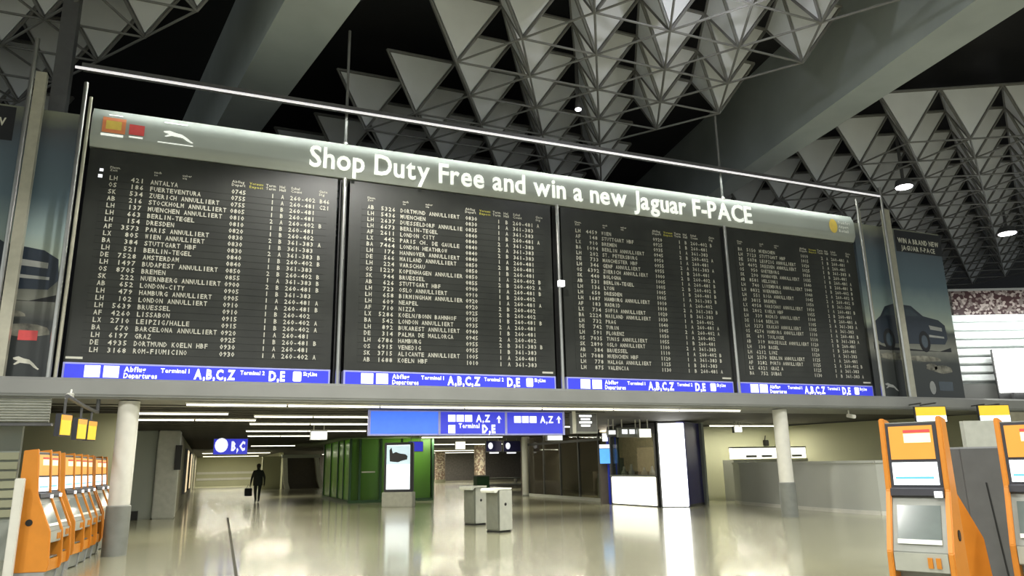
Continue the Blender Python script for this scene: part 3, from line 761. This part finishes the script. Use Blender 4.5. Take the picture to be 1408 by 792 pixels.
# lit poster frames on the left wall
for k, (y, lab) in enumerate(((38, 'nearer backlit orange poster frame on the left passage wall'), (46, 'farther backlit orange poster frame on the left passage wall'))):
    t = thing('backlit_poster', lab, 'poster', (-.95, y, .5))
    MB().span((0, -1.2, 0), (.12, 1.2, 2.0)).build('frame', 'steel_dark', t)
    MB().span((.12, -1.1, .08), (.14, 1.1, 1.92)).build('print', 'screen_cream', t)
# portal / escalator entrance
t = thing('escalator_portal', 'dark doorway with pale slanting side frames beyond the walking person', 'doorway', (7.1, 61, 0))
MB().prism([(-1.35, 0), (-1.0, 0), (-1.15, .5), (-1.3, 2.35), (-1.6, 2.35), (-1.5, .6)], 'y', -.3, .3).build('side_frame', 'column_white', t)
MB().prism([(1.25, 0), (1.6, 0), (1.42, .5), (1.1, 2.35), (.8, 2.35), (1.05, .6)], 'y', -.3, .3).build('side_frame', 'column_white', t)
MB().span((-1.7, -.3, 2.35), (1.2, .3, 2.6)).build('lintel', 'counter_grey', t)
MB().span((-1.3, .3, 0), (1.25, .5, 2.4)).build('door_leaf', 'brown_dark', t)
MB().span((-3.1, .2, 0), (-1.7, .6, 2.5)).build('side_wall', 'wall_olive', t)
t = thing('partition', 'grey brown partition wall between the dark doorway and the green glass', 'partition', (11.2, 60, 0))
MB().span((-1.6, 0, 0), (1.9, .3, 1.75)).build('panel', 'column_grey', t, bevel=.02)
MB().span((-.3, -.03, .6), (.2, 0, 1.3)).build('notice', 'counter_grey', t)
MB().span((-2.1, .1, 0), (-1.7, .5, 2.6)).build('dark_jamb', 'brown_dark', t)
for k in range(2): MB().prism([(-.4+k*.9, 1.8), (-.2+k*.9, 1.8), (-.5+k*.9, 2.7), (-.7+k*.9, 2.7)], 'y', .1, .25).build('slanting_bar', 'counter_grey', t)

# green glass box
gx0, gx1, gy0, gy1 = 5.85, 9.6, 33.2, 41.0
t = thing('glass_pavilion', 'green lit glass pavilion behind the digital totem', 'pavilion', (gx0, gy0, 0)); W, D_ = gx1-gx0, gy1-gy0
GH = SOF-.08
xs = [0, .42, 1.35, 2.3, W]; ys = [0, 1.6, 3.2, 5.4, D_]
for i in range(len(xs)-1):
    MB().span((xs[i]+.04, .0, .12), (xs[i+1]-.04, .03, GH)).build('glass_panel', 'green_glass', t)
for i in range(len(ys)-1):
    MB().span((0, ys[i]+.04, .12), (.03, ys[i+1]-.04, GH)).build('glass_panel', 'green_glass', t)
for x in xs: MB().span((x-.05, -.05, 0), (x+.05, .08, GH)).build('mullion', 'green_frame', t)
for y in ys[1:]: MB().span((-.05, y-.05, 0), (.08, y+.05, GH)).build('mullion', 'green_frame', t)
MB().span((-.06, -.08, 0), (W, .1, .12)).build('sill', 'green_frame', t); MB().span((-.08, 0, 0), (.1, D_, .12)).build('sill', 'green_frame', t)
MB().span((.5, -.03, 1.28), (1.1, -.01, 1.34)).build('door_rail', 'column_white', t)
arcp = [(.5+.8*0, 2.0)]+[(.95-.5*math.cos(a*math.pi/12), 2.0+.62*math.sin(a*math.pi/12)) for a in range(13)]
for k, (x, y, e_) in enumerate(((2.6, 1.0, 150), (1.6, 5.2, 60))):
    ld = bpy.data.lights.new('inside_light', 'POINT'); ld.energy = e_; ld.color = (.75, 1, .45); ld.shadow_soft_size = .3
    link('inside_light', ld, t, (x, y, 2.2))
MB().span((W-.1, 0, 0), (W, D_, GH)).build('back_wall', 'wall_beige', t)

# digital totem
a, b_ = atz(528, 697), atz(568, 697); c = (a+b_)/2; an = math.atan2((b_-a).y, (b_-a).x)
an = R_(-30); W = 1.16
t = thing('digital_totem', 'black framed digital advertising totem with a white screen', 'advertising totem', (c.x, c.y, 0), an)
MB().span((-W/2-.03, -.22, 0), (W/2+.03, .22, .56)).build('plinth', 'bin_light', t, bevel=.02)
MB().span((-W/2, -.12, .56), (W/2, .12, 2.44)).build('bezel', 'kiosk_dark', t, bevel=.03)
MB().span((-W/2+.11, -.135, .66), (W/2-.11, -.12, 2.34)).build('screen', 'screen_white', t)
MB().span((-W/2+.11, -.14, 1.60), (W/2-.11, -.135, 2.32)).build('screen_picture', 'screen_pale', t)
car = [(-.34, 1.72), (-.36, 2.15), (-.28, 2.26), (-.22, 2.02), (-.1, 2.08), (.05, 2.02), (.3, 1.98), (.38, 1.90), (.36, 1.78), (.15, 1.74), (0, 1.68), (-.2, 1.70)]
MB().add([(x, -.145, z) for x, z in car], [tuple(range(len(car)))]).build('pictured_car', 'kiosk_dark', t)
# sparkling columns
for (px, py, wpx, lab) in ((605, 663, 14, 'speckled beige column farther back, its foot on the bare floor'), (660, 672, 16, 'speckled beige column standing behind the dark waste box')):
    p = atz(px, py); dep = proj(p)[2]; r_ = wpx*dep/2000
    t = thing('speckled_column', lab, 'column', (p.x, p.y, 0), group='speckled columns')
    MB().lathe([(r_, .25), (r_, SOF)], n=20).build('shaft', 'tinsel_column', t, True)
    MB().lathe([(r_*1.06, 0), (r_*1.06, .25)], n=20).build('foot', 'wall_beige', t, True)
p = atz(662, 679); t = thing('waste_box', 'dark olive waste box standing before the speckled column', 'waste box', (p.x, p.y, 0))
MB().span((-.36, -.3, 0), (.36, .3, .92)).build('body', 'green_frame', t, bevel=.02); MB().span((-.38, -.32, .92), (.38, .32, .98)).build('lid', 'column_grey', t)
# low benches in the back
for (px, py, lab) in ((700, 676, 'low dark bench beyond the bins beside the thin column'), (690, 664, 'low dark bench farther back near the dark shops')):
    p = atz(px, py); t = thing('bench', lab, 'bench', (p.x, p.y, 0))
    MB().span((-1.6, -.3, .36), (1.6, .3, .44)).build('seat', 'column_grey', t)
    for s_ in (-1.3, 1.3): MB().span((s_-.05, -.25, 0), (s_+.05, .25, .36)).build('leg', 'steel_dark', t)
# thin column
p = atz(723, 682); t = thing('slim_column', 'slim pale column at the left end of the glass shop front', 'column', (p.x, p.y, 0))
MB().lathe([(.16, .06), (.16, SOF)], n=18).build('shaft', 'counter_grey', t, True); MB().lathe([(.19, 0), (.19, .06)], n=18).build('foot', 'column_grey', t, True)

# glass shop front (x=14.55, from y=34 to 25.2)
glass('shop_glass', (.74, .75, .70), .07)
t = thing('shop_front', 'dark glazed shop front between the slim column and the blue pillar', 'shop front', (14.75, 34.0, 0))
ys = [0, -1.8, -3.6, -5.4, -7.2, -8.7]
for i in range(5):
    MB().span((0, ys[i+1]+.04, .12), (.02, ys[i]-.04, SOF-.1)).build('pane', 'shop_glass', t)
for y in ys: MB().span((-.03, y-.04, 0), (.06, y+.04, SOF)).build('mullion', 'steel_dark', t)
MB().span((-.05, -8.7, 0), (.1, 0, .12)).build('sill', 'counter_grey', t)
MB().span((-.05, -8.7, 2.4), (.1, 0, 2.5)).build('transom', 'steel_dark', t)
MB().span((4.6, -9, 0), (4.8, 1, SOF)).build('back_wall', 'wall_mid', t)
MB().span((0, .9, 0), (4.8, 1.0, SOF)).build('side_wall', 'brown_dark', t)
for k in range(5):
    y = -1.2-k*1.6
    MB().span((2.6, y-.6, 0), (3.2, y+.6, 1.1)).build('shelf_unit', 'brown_dark', t)
ld = bpy.data.lights.new('shop_light', 'POINT'); ld.energy = 170; ld.color = (1, .88, .66); ld.shadow_soft_size = .2
link('shop_light', ld, t, (2.2, -4, 2.5))
for k in range(2):
    m_ = thing('ticket_terminal', ('pale ticket terminal inside the dark glazed shop, toward the slim column', 'pale ticket terminal inside the dark glazed shop, toward the blue pillar')[k], 'terminal', (16.2+.15*k, 29.0-k*.9, 0), R_(-90), group='terminals inside the glazed shop')
    MB().prism([(-.25, 0), (.2, 0), (.2, 1.7), (0, 1.7), (-.1, 1.1), (-.25, 1.0)], 'x', -.22, .22).build('body', 'column_grey', m_)
    MB().span((-.15, -.07, 1.3), (.15, -.04, 1.6)).build('screen', 'screen_pale', m_)
# blue pillar with screen
p = atz(832, 692); t = thing('blue_pillar', 'blue pillar with a bright blue screen and small lamp at the shop corner', 'pillar', (14.15, 25.05, 0), R_(-20))
MB().span((-.28, -.05, 0), (.20, .35, 1.9)).build('side', 'brown_dark', t)
MB().span((-.02, -.22, 0), (.32, .05, 2.45)).build('body', 'blue_pillar', t, bevel=.02)
MB().span((-.36, -.36, 1.45), (.06, -.22, 2.15)).build('screen_case', 'kiosk_dark', t)
MB().span((-.34, -.38, 1.48), (.04, -.36, 2.02)).build('screen', 'screen_blue', t)
MB().span((-.34, -.38, 2.04), (.1, -.36, 2.18)).build('header', 'sign_white', t)
MB().span((-.18, -.30, 2.3), (.0, -.15, 2.6)).build('lamp', 'sign_white', t)
q = MB()
for k in range(7): q.box((.15, -.228, 1.25-k*.13), (.07, .006, .08))
q.build('printed_marks', 'sign_white', t)
# white counter kiosk with window
c0, c1 = atz(842, 693.5), atz(905, 697.5)
dv = c1-c0; Lc = dv.length; an = math.atan2(dv.y, dv.x)
t = thing('service_counter', 'glowing white service counter with dark window above', 'counter', (c0.x, c0.y, 0), an)
MB().span((0, 0, .04), (Lc, .12, 1.0)).build('front_panel', 'counter_white', t, bevel=.015)
MB().span((0, .05, 0), (Lc, .7, .05)).build('plinth', 'kiosk_dark', t)
MB().span((-.03, -.04, 1.0), (Lc+.03, .7, 1.06)).build('worktop', 'column_grey', t)
MB().span((0, .06, 1.06), (Lc, .08, 2.45)).build('window', 'shop_glass', t)
MB().span((-.1, -.02, 2.45), (Lc+.1, .9, SOF)).build('header', 'kiosk_dark', t)
for x in (0, Lc): MB().span((x-.05, 0, 0), (x+.05, .2, 2.5)).build('post', 'steel_dark', t)
MB().span((0, 2.2, 0), (Lc, 2.3, SOF)).build('back_wall', 'wall_grey', t)
for k, (x, h_) in enumerate(((.3, .30), (.75, .38), (1.5, .26), (1.95, .3))):
    MB().lathe([(.1, 0), (.12, .06), (.05, h_*.6), (.04, h_)], (x, .4, 1.06), 12).build('counter_item', 'counter_grey', t, True)
# white light box + navy pillar
a, b_ = atz(912, 698), atz(948, 697.5); dv = b_-a; an = math.atan2(dv.y, dv.x); W = dv.length
t = thing('light_column', 'tall glowing white light box beside the navy pillar', 'light box', (a.x, a.y, 0), an)
MB().span((0, 0, .03), (W, .25, SOF-.05)).build('lit_panel', 'lightbox', t, bevel=.015)
MB().span((-.05, .05, 0), (0, .3, SOF)).build('edge', 'steel_dark', t); MB().span((0, .02, 0), (W, .3, .03)).build('base', 'steel_dark', t)
dep = proj(b_)[2]
b2 = atz(971, 693); dv2 = b2-b_; an2 = math.atan2(dv2.y, dv2.x)
t = thing('navy_pillar', 'navy blue pillar right of the tall white light box', 'pillar', (b_.x+.04, b_.y+.02, 0), an2)
MB().span((0, 0, 0), (dv2.length, .3, SOF)).build('cladding', 'navy', t, bevel=.01)
MB().span((0, -.01, 0), (dv2.length, 0, .08)).build('base_strip', 'kiosk_dark', t)
# curved counter
base = [(1012, 692), (1030, 694.2), (1066, 697.6), (1110, 701.2), (1160, 705), (1213, 708.5)]
pts = [atz(*p_) for p_ in base]
pts[1] = pts[0].lerp(pts[2], .25)+Vector((-.12, .0, 0))
pts = [Vector((p_.x, p_.y, 0)) for p_ in pts]+[Vector((18.4, 12.9, 0))]
t = thing('curved_counter', 'long curved grey counter wall behind the right white column', 'counter', (0, 0, 0))
def strip(z0, z1, off, th_, m, nm):
    for i in range(len(pts)-1):
        p_, q_ = pts[i], pts[i+1]; d = (q_-p_).normalized(); n = Vector((d.y, -d.x, 0))   # towards viewer side
        if n.dot(CAM-p_) < 0: n = -n
        o = n*off; bk = n*(off-th_)
        MB().add([p_+o+Vector((0, 0, z0)), q_+o+Vector((0, 0, z0)), q_+o+Vector((0, 0, z1)), p_+o+Vector((0, 0, z1)),
                  p_+bk+Vector((0, 0, z0)), q_+bk+Vector((0, 0, z0)), q_+bk+Vector((0, 0, z1)), p_+bk+Vector((0, 0, z1))],
                 [(0, 1, 2, 3), (7, 6, 5, 4), (0, 4, 5, 1), (3, 2, 6, 7), (0, 3, 7, 4), (1, 5, 6, 2)]).build(nm, m, t)
strip(.10, 1.36, 0, .12, 'counter_grey', 'front_panel')
strip(.0, .10, .04, .2, 'column_white', 'kick_strip')
strip(1.36, 1.43, .04, .5, 'counter_grey', 'ledge')
lb0, lb1 = atz(1012, 692), atz(1066, 697.6)
# bright back shelf sign
d0 = Vector((18.2, 22.3, 0)); d1 = Vector((20.9, 22.3-2.9, 0))
s0 = aty(1008, 640, 23.2); s1 = aty(1158, 640, 23.2)
t2 = thing('lit_shelf', 'bright lit shelf strip behind the curved counter', 'shelf light', (s0.x, 23.2, 0))
MB().span((0, 0, 1.55), (s1.x-s0.x, .15, 1.95)).build('lit_strip', 'counter_white', t2)
MB().span((0, -.05, 0), (s1.x-s0.x, .6, 1.52)).build('cabinet', 'counter_grey', t2)
MB().span((0, -.03, 1.95), (s1.x-s0.x, .2, 2.0)).build('cap', 'steel_dark', t2)
q = MB()
for k in range(5): q.box((.9+k*.75, -.012, 1.64), (.5, .02, .08))
q.build('printed_labels', 'column_grey', t2)
hang_box(1009, 586, 1021, 595, 21.5, 'small white lit box on the ceiling left of the right white column', 'counter_white', rods=True)
p = aty(1056, 609, 24.3); t = thing('wall_speaker', 'small black device on the olive wall beside the right column', 'device', (p.x, 24.42, p.z))
MB().span((-.1, -.08, -.12), (.1, .08, .12)).build('body', 'black', t, bevel=.02); MB().tube((0, .08, 0), (0, .0, .3), .02, 6).build('bracket', 'black', t)
p = aty(1180, 565, 15.6); t = thing('security_camera', 'small white camera hanging under the gallery before the curved counter', 'camera', (p.x, 15.95, SOF))
MB().tube((0, 0, 0), (0, 0, -.12), .02, 8).build('bracket', 'column_white', t); MB().box((.03, -.05, -.17), (.12, .26, .1), 0, R_(12)).build('body', 'column_white', t, bevel=.015)
p = aty(95, 548, 15.6); t = thing('security_camera', 'small white camera below the gallery edge above the yellow signs', 'camera', (p.x, FY-.06, 3.02))
MB().tube((0, .05, 0), (0, 0, -.08), .02, 8).build('bracket', 'column_white', t); MB().box((.0, -.06, -.13), (.12, .24, .1), 0, R_(12)).build('body', 'column_white', t, bevel=.015)

# bins
for (px, py, lab) in ((655, 725, 'grey steel waste bin with white lid, the farther of the pair'), (688, 735, 'grey steel waste bin with white lid, the nearer of the pair')):
    p = atz(px, py-3); t = thing('waste_bin', lab, 'bin', (p.x, p.y+.1, 0), R_(-22.45+47), group='pair of steel waste bins')
    s_ = .215; Hb = .94
    MB().prism([(-s_, -s_), (s_, -s_), (s_, s_), (-s_, s_)], 'z', .04, Hb).build('body', 'bin_dark', t, bevel=.03)
    MB().span((-s_+.03, -s_-.012, .05), (s_+.012, -s_+.01, Hb-.01)).build('front_panel', 'bin_light', t, bevel=.008)
    MB().span((-s_+.02, -s_+.02, 0), (s_-.02, s_-.02, .04)).build('foot', 'black', t)
    MB().prism([(-s_-.14, Hb-.05), (-s_-.06, Hb-.06), (-s_, Hb), (s_, Hb), (s_+.02, Hb+.04), (-s_-.13, Hb+.045), (-s_-.16, Hb)], 'y', -s_-.01, s_+.01).build('lid', 'bin_lid', t, bevel=.008)
    MB().tube((.0, -s_-.012, .62), (.0, -s_-.02, .62), .035, 12).build('lock', 'black', t)

# person
def person():
    p = atz(353, 691); t = thing('person', 'person in dark coat and trousers walking away down the passage with a bag', 'person', (p.x, p.y, 0), R_(8))
    V = {'pel': (0, 0, .95), 'spine': (0, .01, 1.15), 'chest': (0, .02, 1.36), 'neck': (0, .02, 1.49), 'hb': (0, .03, 1.555), 'head': (0, .035, 1.65), 'top': (0, .02, 1.73)}
    Rr = {'pel': .155, 'spine': .15, 'chest': .165, 'neck': .062, 'hb': .075, 'head': .098, 'top': .06}
    Ed = [('pel', 'spine'), ('spine', 'chest'), ('chest', 'neck'), ('neck', 'hb'), ('hb', 'head'), ('head', 'top')]
    for s_, L in ((-1, 'l'), (1, 'r')):
        st = .16*s_
        pts_ = [('hip', (.10*s_, 0, .88), .105), ('knee', (.105*s_, .06*s_+.03, .49), .07), ('ank', (.11*s_, .20*s_-.02, .10), .048), ('toe', (.12*s_, .20*s_+.14, .035), .04),
                ('sho', (.19*s_, .02, 1.42), .07), ('elb', (.27*s_, -.09*s_-.02, 1.14), .055), ('wri', (.29*s_, -.10*s_+.06, .90), .036), ('palm', (.295*s_, -.10*s_+.08, .83), .034)]
        prev = {'hip': 'pel', 'knee': 'hip', 'ank': 'knee', 'toe': 'ank', 'sho': 'chest', 'elb': 'sho', 'wri': 'elb', 'palm': 'wri'}
        for n, c_, r_ in pts_:
            V[n+L] = c_; Rr[n+L] = r_
            pv = prev[n]; Ed.append(((pv if pv in ('pel', 'chest') else pv+L), n+L))
        px_, py_, pz_ = V['palm'+L]
        for f_ in range(4):
            fx = (f_-1.5)*.022; ln = (.075, .09, .085, .065)[f_]
            a1, a2 = 'f%d%sa' % (f_, L), 'f%d%sb' % (f_, L)
            V[a1] = (px_, py_+fx, pz_-.05); Rr[a1] = .010; V[a2] = (px_-.015*s_, py_+fx+.012, pz_-.05-ln*.7); Rr[a2] = .008
            Ed += [('palm'+L, a1), (a1, a2)]
        V['th'+L] = (px_-.03*s_, py_+.04, pz_-.02); Rr['th'+L] = .011; V['tt'+L] = (px_-.035*s_, py_+.05, pz_-.06); Rr['tt'+L] = .009
        Ed += [('palm'+L, 'th'+L), ('th'+L, 'tt'+L)]
    ks = list(V); me = bpy.data.meshes.new('body'); me.from_pydata([V[k] for k in ks], [(ks.index(a), ks.index(b_)) for a, b_ in Ed], [])
    me.materials.append(MATS['coat'])
    o = link('body', me, t); sk = o.modifiers.new('skin', 'SKIN'); ss = o.modifiers.new('sub', 'SUBSURF'); ss.levels = 2; ss.render_levels = 2
    lay = me.skin_vertices[0].data if me.skin_vertices else None
    if lay is None:
        bm = bmesh.new(); bm.from_mesh(me); bm.verts.layers.skin.verify(); bm.to_mesh(me); bm.free(); lay = me.skin_vertices[0].data
    for i, k in enumerate(ks): lay[i].radius = (Rr[k], Rr[k]); lay[i].use_root = (k == 'pel')
    # coat skirt, trousers tone, hair, face
    coat = MB().lathe([(.17, .0), (.20, .02), (.205, .2), (.20, .42), (.215, .56), (.20, .66), (.10, .72), (.07, .75)], (0, .01, .76), 20); coat.v = [(x*1.08, y*.78+.005, z) for x, y, z in coat.v]
    coat.build('coat', 'coat', t, True)
    hd = MB().lathe([(.03, -.125), (.065, -.10), (.082, -.05), (.088, 0), (.086, .05), (.07, .09), (.035, .115)], (0, .04, 1.655), 18); hd.v = [(x*.9, y*1.12, z) for x, y, z in hd.v]
    h = hd.build('head', 'skin', t, True)
    hr = MB().lathe([(.07, -.06), (.092, -.02), (.097, .03), (.09, .075), (.06, .108), (.02, .125)], (0, .02, 1.665), 18); hr.build('hair', 'hair', h, True)
    MB().prism([(0, 1.66), (.03, 1.62), (0, 1.615)], 'x', -.012, .012); nose = MB().add([(-.014, .135, 1.62), (.014, .135, 1.62), (0, .165, 1.622), (0, .13, 1.67)], [(0, 1, 2), (0, 2, 3), (1, 3, 2), (0, 3, 1)]); nose.build('nose', 'skin', h)
    for s_ in (-1, 1):
        MB().lathe([(.004, -.012), (.012, 0), (.004, .012)], (.03*s_, .128, 1.66), 8).build('eye', 'column_white', h, True)
        MB().lathe([(.008, -.03), (.016, 0), (.01, .03)], (.08*s_, .04, 1.65), 8).build('ear', 'skin', h, True)
    MB().span((-.025, .128, 1.592), (.025, .134, 1.602)).build('mouth', 'print_red', h)
    bag = thing('shoulder_bag', 'dark bag carried in the hand of the walking person', 'bag', (p.x-.40, p.y+.14, .30))
    MB().prism([(-.06, 0), (.06, 0), (.05, .36), (-.05, .36)], 'x', -.17, .17).build('body', 'trousers', bag, bevel=.02)
    MB().tube((-.09, 0, .36), (-.02, 0, .52), .012, 6).tube((.09, 0, .36), (.02, 0, .52), .012, 6).build('strap', 'black', bag)
person()

# ================================================================== KIOSKS
def make_kiosk(lab, loc, rz, orange='kiosk_orange'):
    t = thing('check_in_kiosk', lab, 'kiosk', loc, rz, group='orange check in kiosks')
    W = .205
    body = [(.13, .02), (.13, 1.78), (-.01, 1.80), (-.06, 1.23), (-.27, .74), (-.27, .58), (-.14, .56), (-.14, .38), (-.28, .36), (-.25, .02)]
    MB().prism(body, 'x', -W, W).build('body', 'kiosk_grey', t)
    for s_ in (-1, 1):
        sp = [(.16, .22), (.15, 1.82), (-.03, 1.84), (-.09, 1.22), (-.30, .74), (-.33, .30), (-.31, .22)]
        pn = MB().prism(sp, 'x', s_*W, s_*(W+.045)).build('side_panel', orange, t, bevel=.008)
        MB().tube((s_*(W+.044), -.03, .86), (s_*(W+.052), -.03, .86), .045, 14).build('lock_plate', 'black', pn)
        MB().prism([(.15, 0), (.15, .22), (-.29, .22), (-.26, 0)], 'x', s_*(W-.01), s_*(W+.035)).build('base', 'kiosk_base', t)
    def onface(z0, z1, x0, x1, off, m, nm, parent=t, top=(-.01, 1.80), bot=(-.06, 1.23)):
        def yy(z): f = (z-bot[1])/(top[1]-bot[1]); return bot[0]+(top[0]-bot[0])*f
        mb = MB(); ya, yb = yy(z0)-off, yy(z1)-off
        mb.add([(x0, ya, z0), (x1, ya, z0), (x1, yb, z1), (x0, yb, z1), (x0, ya+.02, z0), (x1, ya+.02, z0), (x1, yb+.02, z1), (x0, yb+.02, z1)],
               [(0, 1, 2, 3), (7, 6, 5, 4), (0, 4, 5, 1), (3, 2, 6, 7), (0, 3, 7, 4), (1, 5, 6, 2)])
        return mb.build(nm, m, parent)
    onface(1.24, 1.79, -.2, .2, .008, 'kiosk_dark', 'screen_surround')  # scaled with the case
    sy = onface(1.48, 1.765, -.178, .17, .016, 'screen_yellow', 'upper_screen')
    onface(1.62, 1.70, -.06, .15, .020, 'screen_cream', 'screen_notice', sy)
    onface(1.705, 1.73, -.06, .15, .020, 'print_red', 'screen_heading', sy)
    sw = onface(1.265, 1.455, -.178, .175, .016, 'screen_white', 'lower_screen')
    onface(1.315, 1.335, -.16, .14, .020, 'screen_blue', 'screen_line', sw)
    MB().prism([(-.05, 1.14), (-.12, 1.18), (-.11, 1.235), (-.05, 1.25)], 'x', -.205, .205).build('slot_bar', 'kiosk_dark', t)
    MB().box((.165, -.125, 1.19), (.06, .02, .05)).build('card_slot', 'sign_white', t)
    sl_top, sl_bot = (-.06, 1.23), (-.27, .74)
    onface(.82, 1.10, -.165, .165, .010, 'kiosk_glass', 'sloped_window', t, sl_top, sl_bot)
    onface(.80, .835, -.165, .165, .016, 'bin_lid', 'document_tray', t, sl_top, sl_bot)
    MB().span((-.2, -.29, .59), (.2, -.265, .73)).build('reader_panel', 'bin_light', t)
    q_ = MB()
    for k in range(2): q_.box((.07+k*.06, -.298, .66), (.035, .016, .08))
    q_.build('card_reader', 'kiosk_orange', t)
    MB().span((-.2, -.27, .38), (.2, -.13, .40)).build('lower_shelf', 'kiosk_glass', t)
    MB().span((-.2, -.29, .22), (.2, -.265, .37)).build('lower_door', orange, t)
    return t
face = YAW
c1 = atd(1258, 628, 6.35); KR = -YAW
k1 = make_kiosk('orange self check-in kiosk with yellow and white screens, left of the dark cabinet', (c1.x, c1.y, 0), KR-R_(41))
c2 = atd(1420, 628, 6.55)
k2 = copy_tree(k1); k2.location = (c2.x, c2.y, 0); k2.rotation_euler = (0, 0, KR-R_(41)); k2['label'] = 'orange self check-in kiosk right of the dark cabinet'
c3 = atd(1274, 628, 7.3)
k3 = copy_tree(k1); k3.location = (c3.x, c3.y, 0); k3.rotation_euler = (0, 0, KR+R_(85)); k3['label'] = 'orange kiosk turned sideways behind the left front kiosk, mostly hidden'
pcab = atd(1345, 628, 8.4)
t = thing('dark_cabinet', 'dark grey cabinet standing between the two front orange kiosks', 'cabinet', (pcab.x+.05, pcab.y, 0), KR)
MB().span((-.27, -.05, 0), (.36, .5, 1.58)).build('body', 'cabinet_grey', t, bevel=.01)
MB().prism([(.06, 0), (.075, 0), (-.015, 1.2), (-.03, 1.2)], 'y', -.058, -.05).build('cable', 'black', t)
MB().span((-.24, .0, 1.58), (.36, .4, 1.60)).build('cap', 'kiosk_base', t)
pp = atd(1354, 628, 11.0); t = thing('back_panel', 'light grey panel standing behind the dark cabinet', 'panel', (pp.x, pp.y, 0), KR)
MB().span((-.24, 0, 0), (.30, .1, 2.02)).build('panel', 'shutter', t); MB().span((-.3, -.1, 0), (.36, .2, .05)).build('foot', 'kiosk_base', t)
# left row
row_k = [(57, 12.3), (70, 13.1), (92, 14.5), (103, 15.15), (112, 15.8), (120, 16.45), (133, 17.6), (140, 18.25)]
ld_ = ['first orange kiosk of the left row, beside the pale post', 'second orange kiosk of the left row, before the gap', 'third orange kiosk of the left row, first after the gap', 'fourth orange kiosk of the left row, in the group of four', 'fifth orange kiosk of the left row, in the group of four', 'sixth orange kiosk of the left row, last of the group of four', 'seventh orange kiosk of the left row, close to the white column', 'last orange kiosk of the left row, half hidden by the white column']
for (px, Y), lab in zip(row_k, ld_):
    P3 = aty(px, 640, Y)
    kk = copy_tree(k1); kk.location = (P3.x, Y, 0); kk.rotation_euler = (0, 0, R_(80)); kk['label'] = lab
P3 = aty(20, 720, 11.9)
t = thing('pale_post', 'pale grey post at the end of the left kiosk row', 'post', (P3.x, 11.9, 0))
MB().span((-.055, -.05, .04), (.055, .05, 1.45)).build('shaft', 'column_white', t, bevel=.01); MB().span((-.1, -.1, 0), (.1, .1, .04)).build('foot', 'steel_dark', t)
# yellow lit signs above left row
arm = []
for (px, py0, py1, Y, lab) in ((92, 569, 600, 12.6, 'largest yellow lit sign over the left kiosks'), (114, 575, 605, 14.3, 'middle yellow lit sign over the left kiosks'), (128, 578, 606, 15.4, 'third yellow lit sign over the left kiosks, beside the white column')):
    a, b_ = aty(px, py0, Y), aty(px, py1, Y)
    t = thing('yellow_sign', lab, 'sign', (a.x, Y, b_.z), R_(66), group='yellow signs over the left kiosks'); h_ = a.z-b_.z
    MB().span((-.13, 0, 0), (.13, .08, h_)).build('casing', 'kiosk_dark', t)
    MB().span((-.115, -.012, .02), (.115, 0, h_-.02)).build('face', 'screen_yellow2', t)
    MB().span((-.115, -.016, h_*.72), (.115, -.012, h_-.02)).build('header', 'screen_yellow', t)
    arm.append(Vector((a.x-.03, Y+.03, 2.62)))
    MB().tube((0, .04, h_), (0, .04, 2.582-b_.z), .02, 6).build('rod', 'steel_dark', t)
t = thing('sign_bracket', 'dark bracket arm carrying the yellow signs by the white column', 'bracket', arm[0])
arm += [Vector((arm[-1].x+.02, 15.9, 2.62)), Vector((arm[-1].x+.02, 15.9, 2.86))]
for p_, q_ in zip(arm, arm[1:]): MB().tube(p_-arm[0], q_-arm[0], .035, 8).build('arm', 'steel_dark', t, True)
# monitors over right
for (x0_, x1_, y0_, y1_, lab) in ((1258, 1299, 560, 580, 'hanging monitor with yellow and white screen above the left front kiosk'), (1345, 1386, 558, 581, 'hanging monitor with yellow and white screen above the right front kiosk')):
    dep = 20.9 if x0_ < 1300 else 21.9
    a, b_ = atd(x0_, y0_, dep), atd(x1_, y1_, dep); W = (b_-a).xy.length; h_ = a.z-b_.z
    t = thing('monitor', lab, 'monitor', (a.x, a.y, b_.z), -YAW, group='hanging monitors')
    MB().span((-.02, 0, -.02), (W+.02, .08, h_+.02)).build('casing', 'kiosk_dark', t)
    MB().span((0, -.012, h_*.42), (W, 0, h_)).build('screen', 'screen_yellow2', t)
    MB().span((0, -.012, 0), (W, 0, h_*.42)).build('screen', 'screen_white', t)
    for f in (.25, .75): MB().tube((W*f, .04, 3.0-b_.z), (W*f+.0, (FY-a.y+W*f*math.sin(YAW))/math.cos(YAW)+.02, 3.0-b_.z), .02, 6).build('arm', 'steel_dark', t)
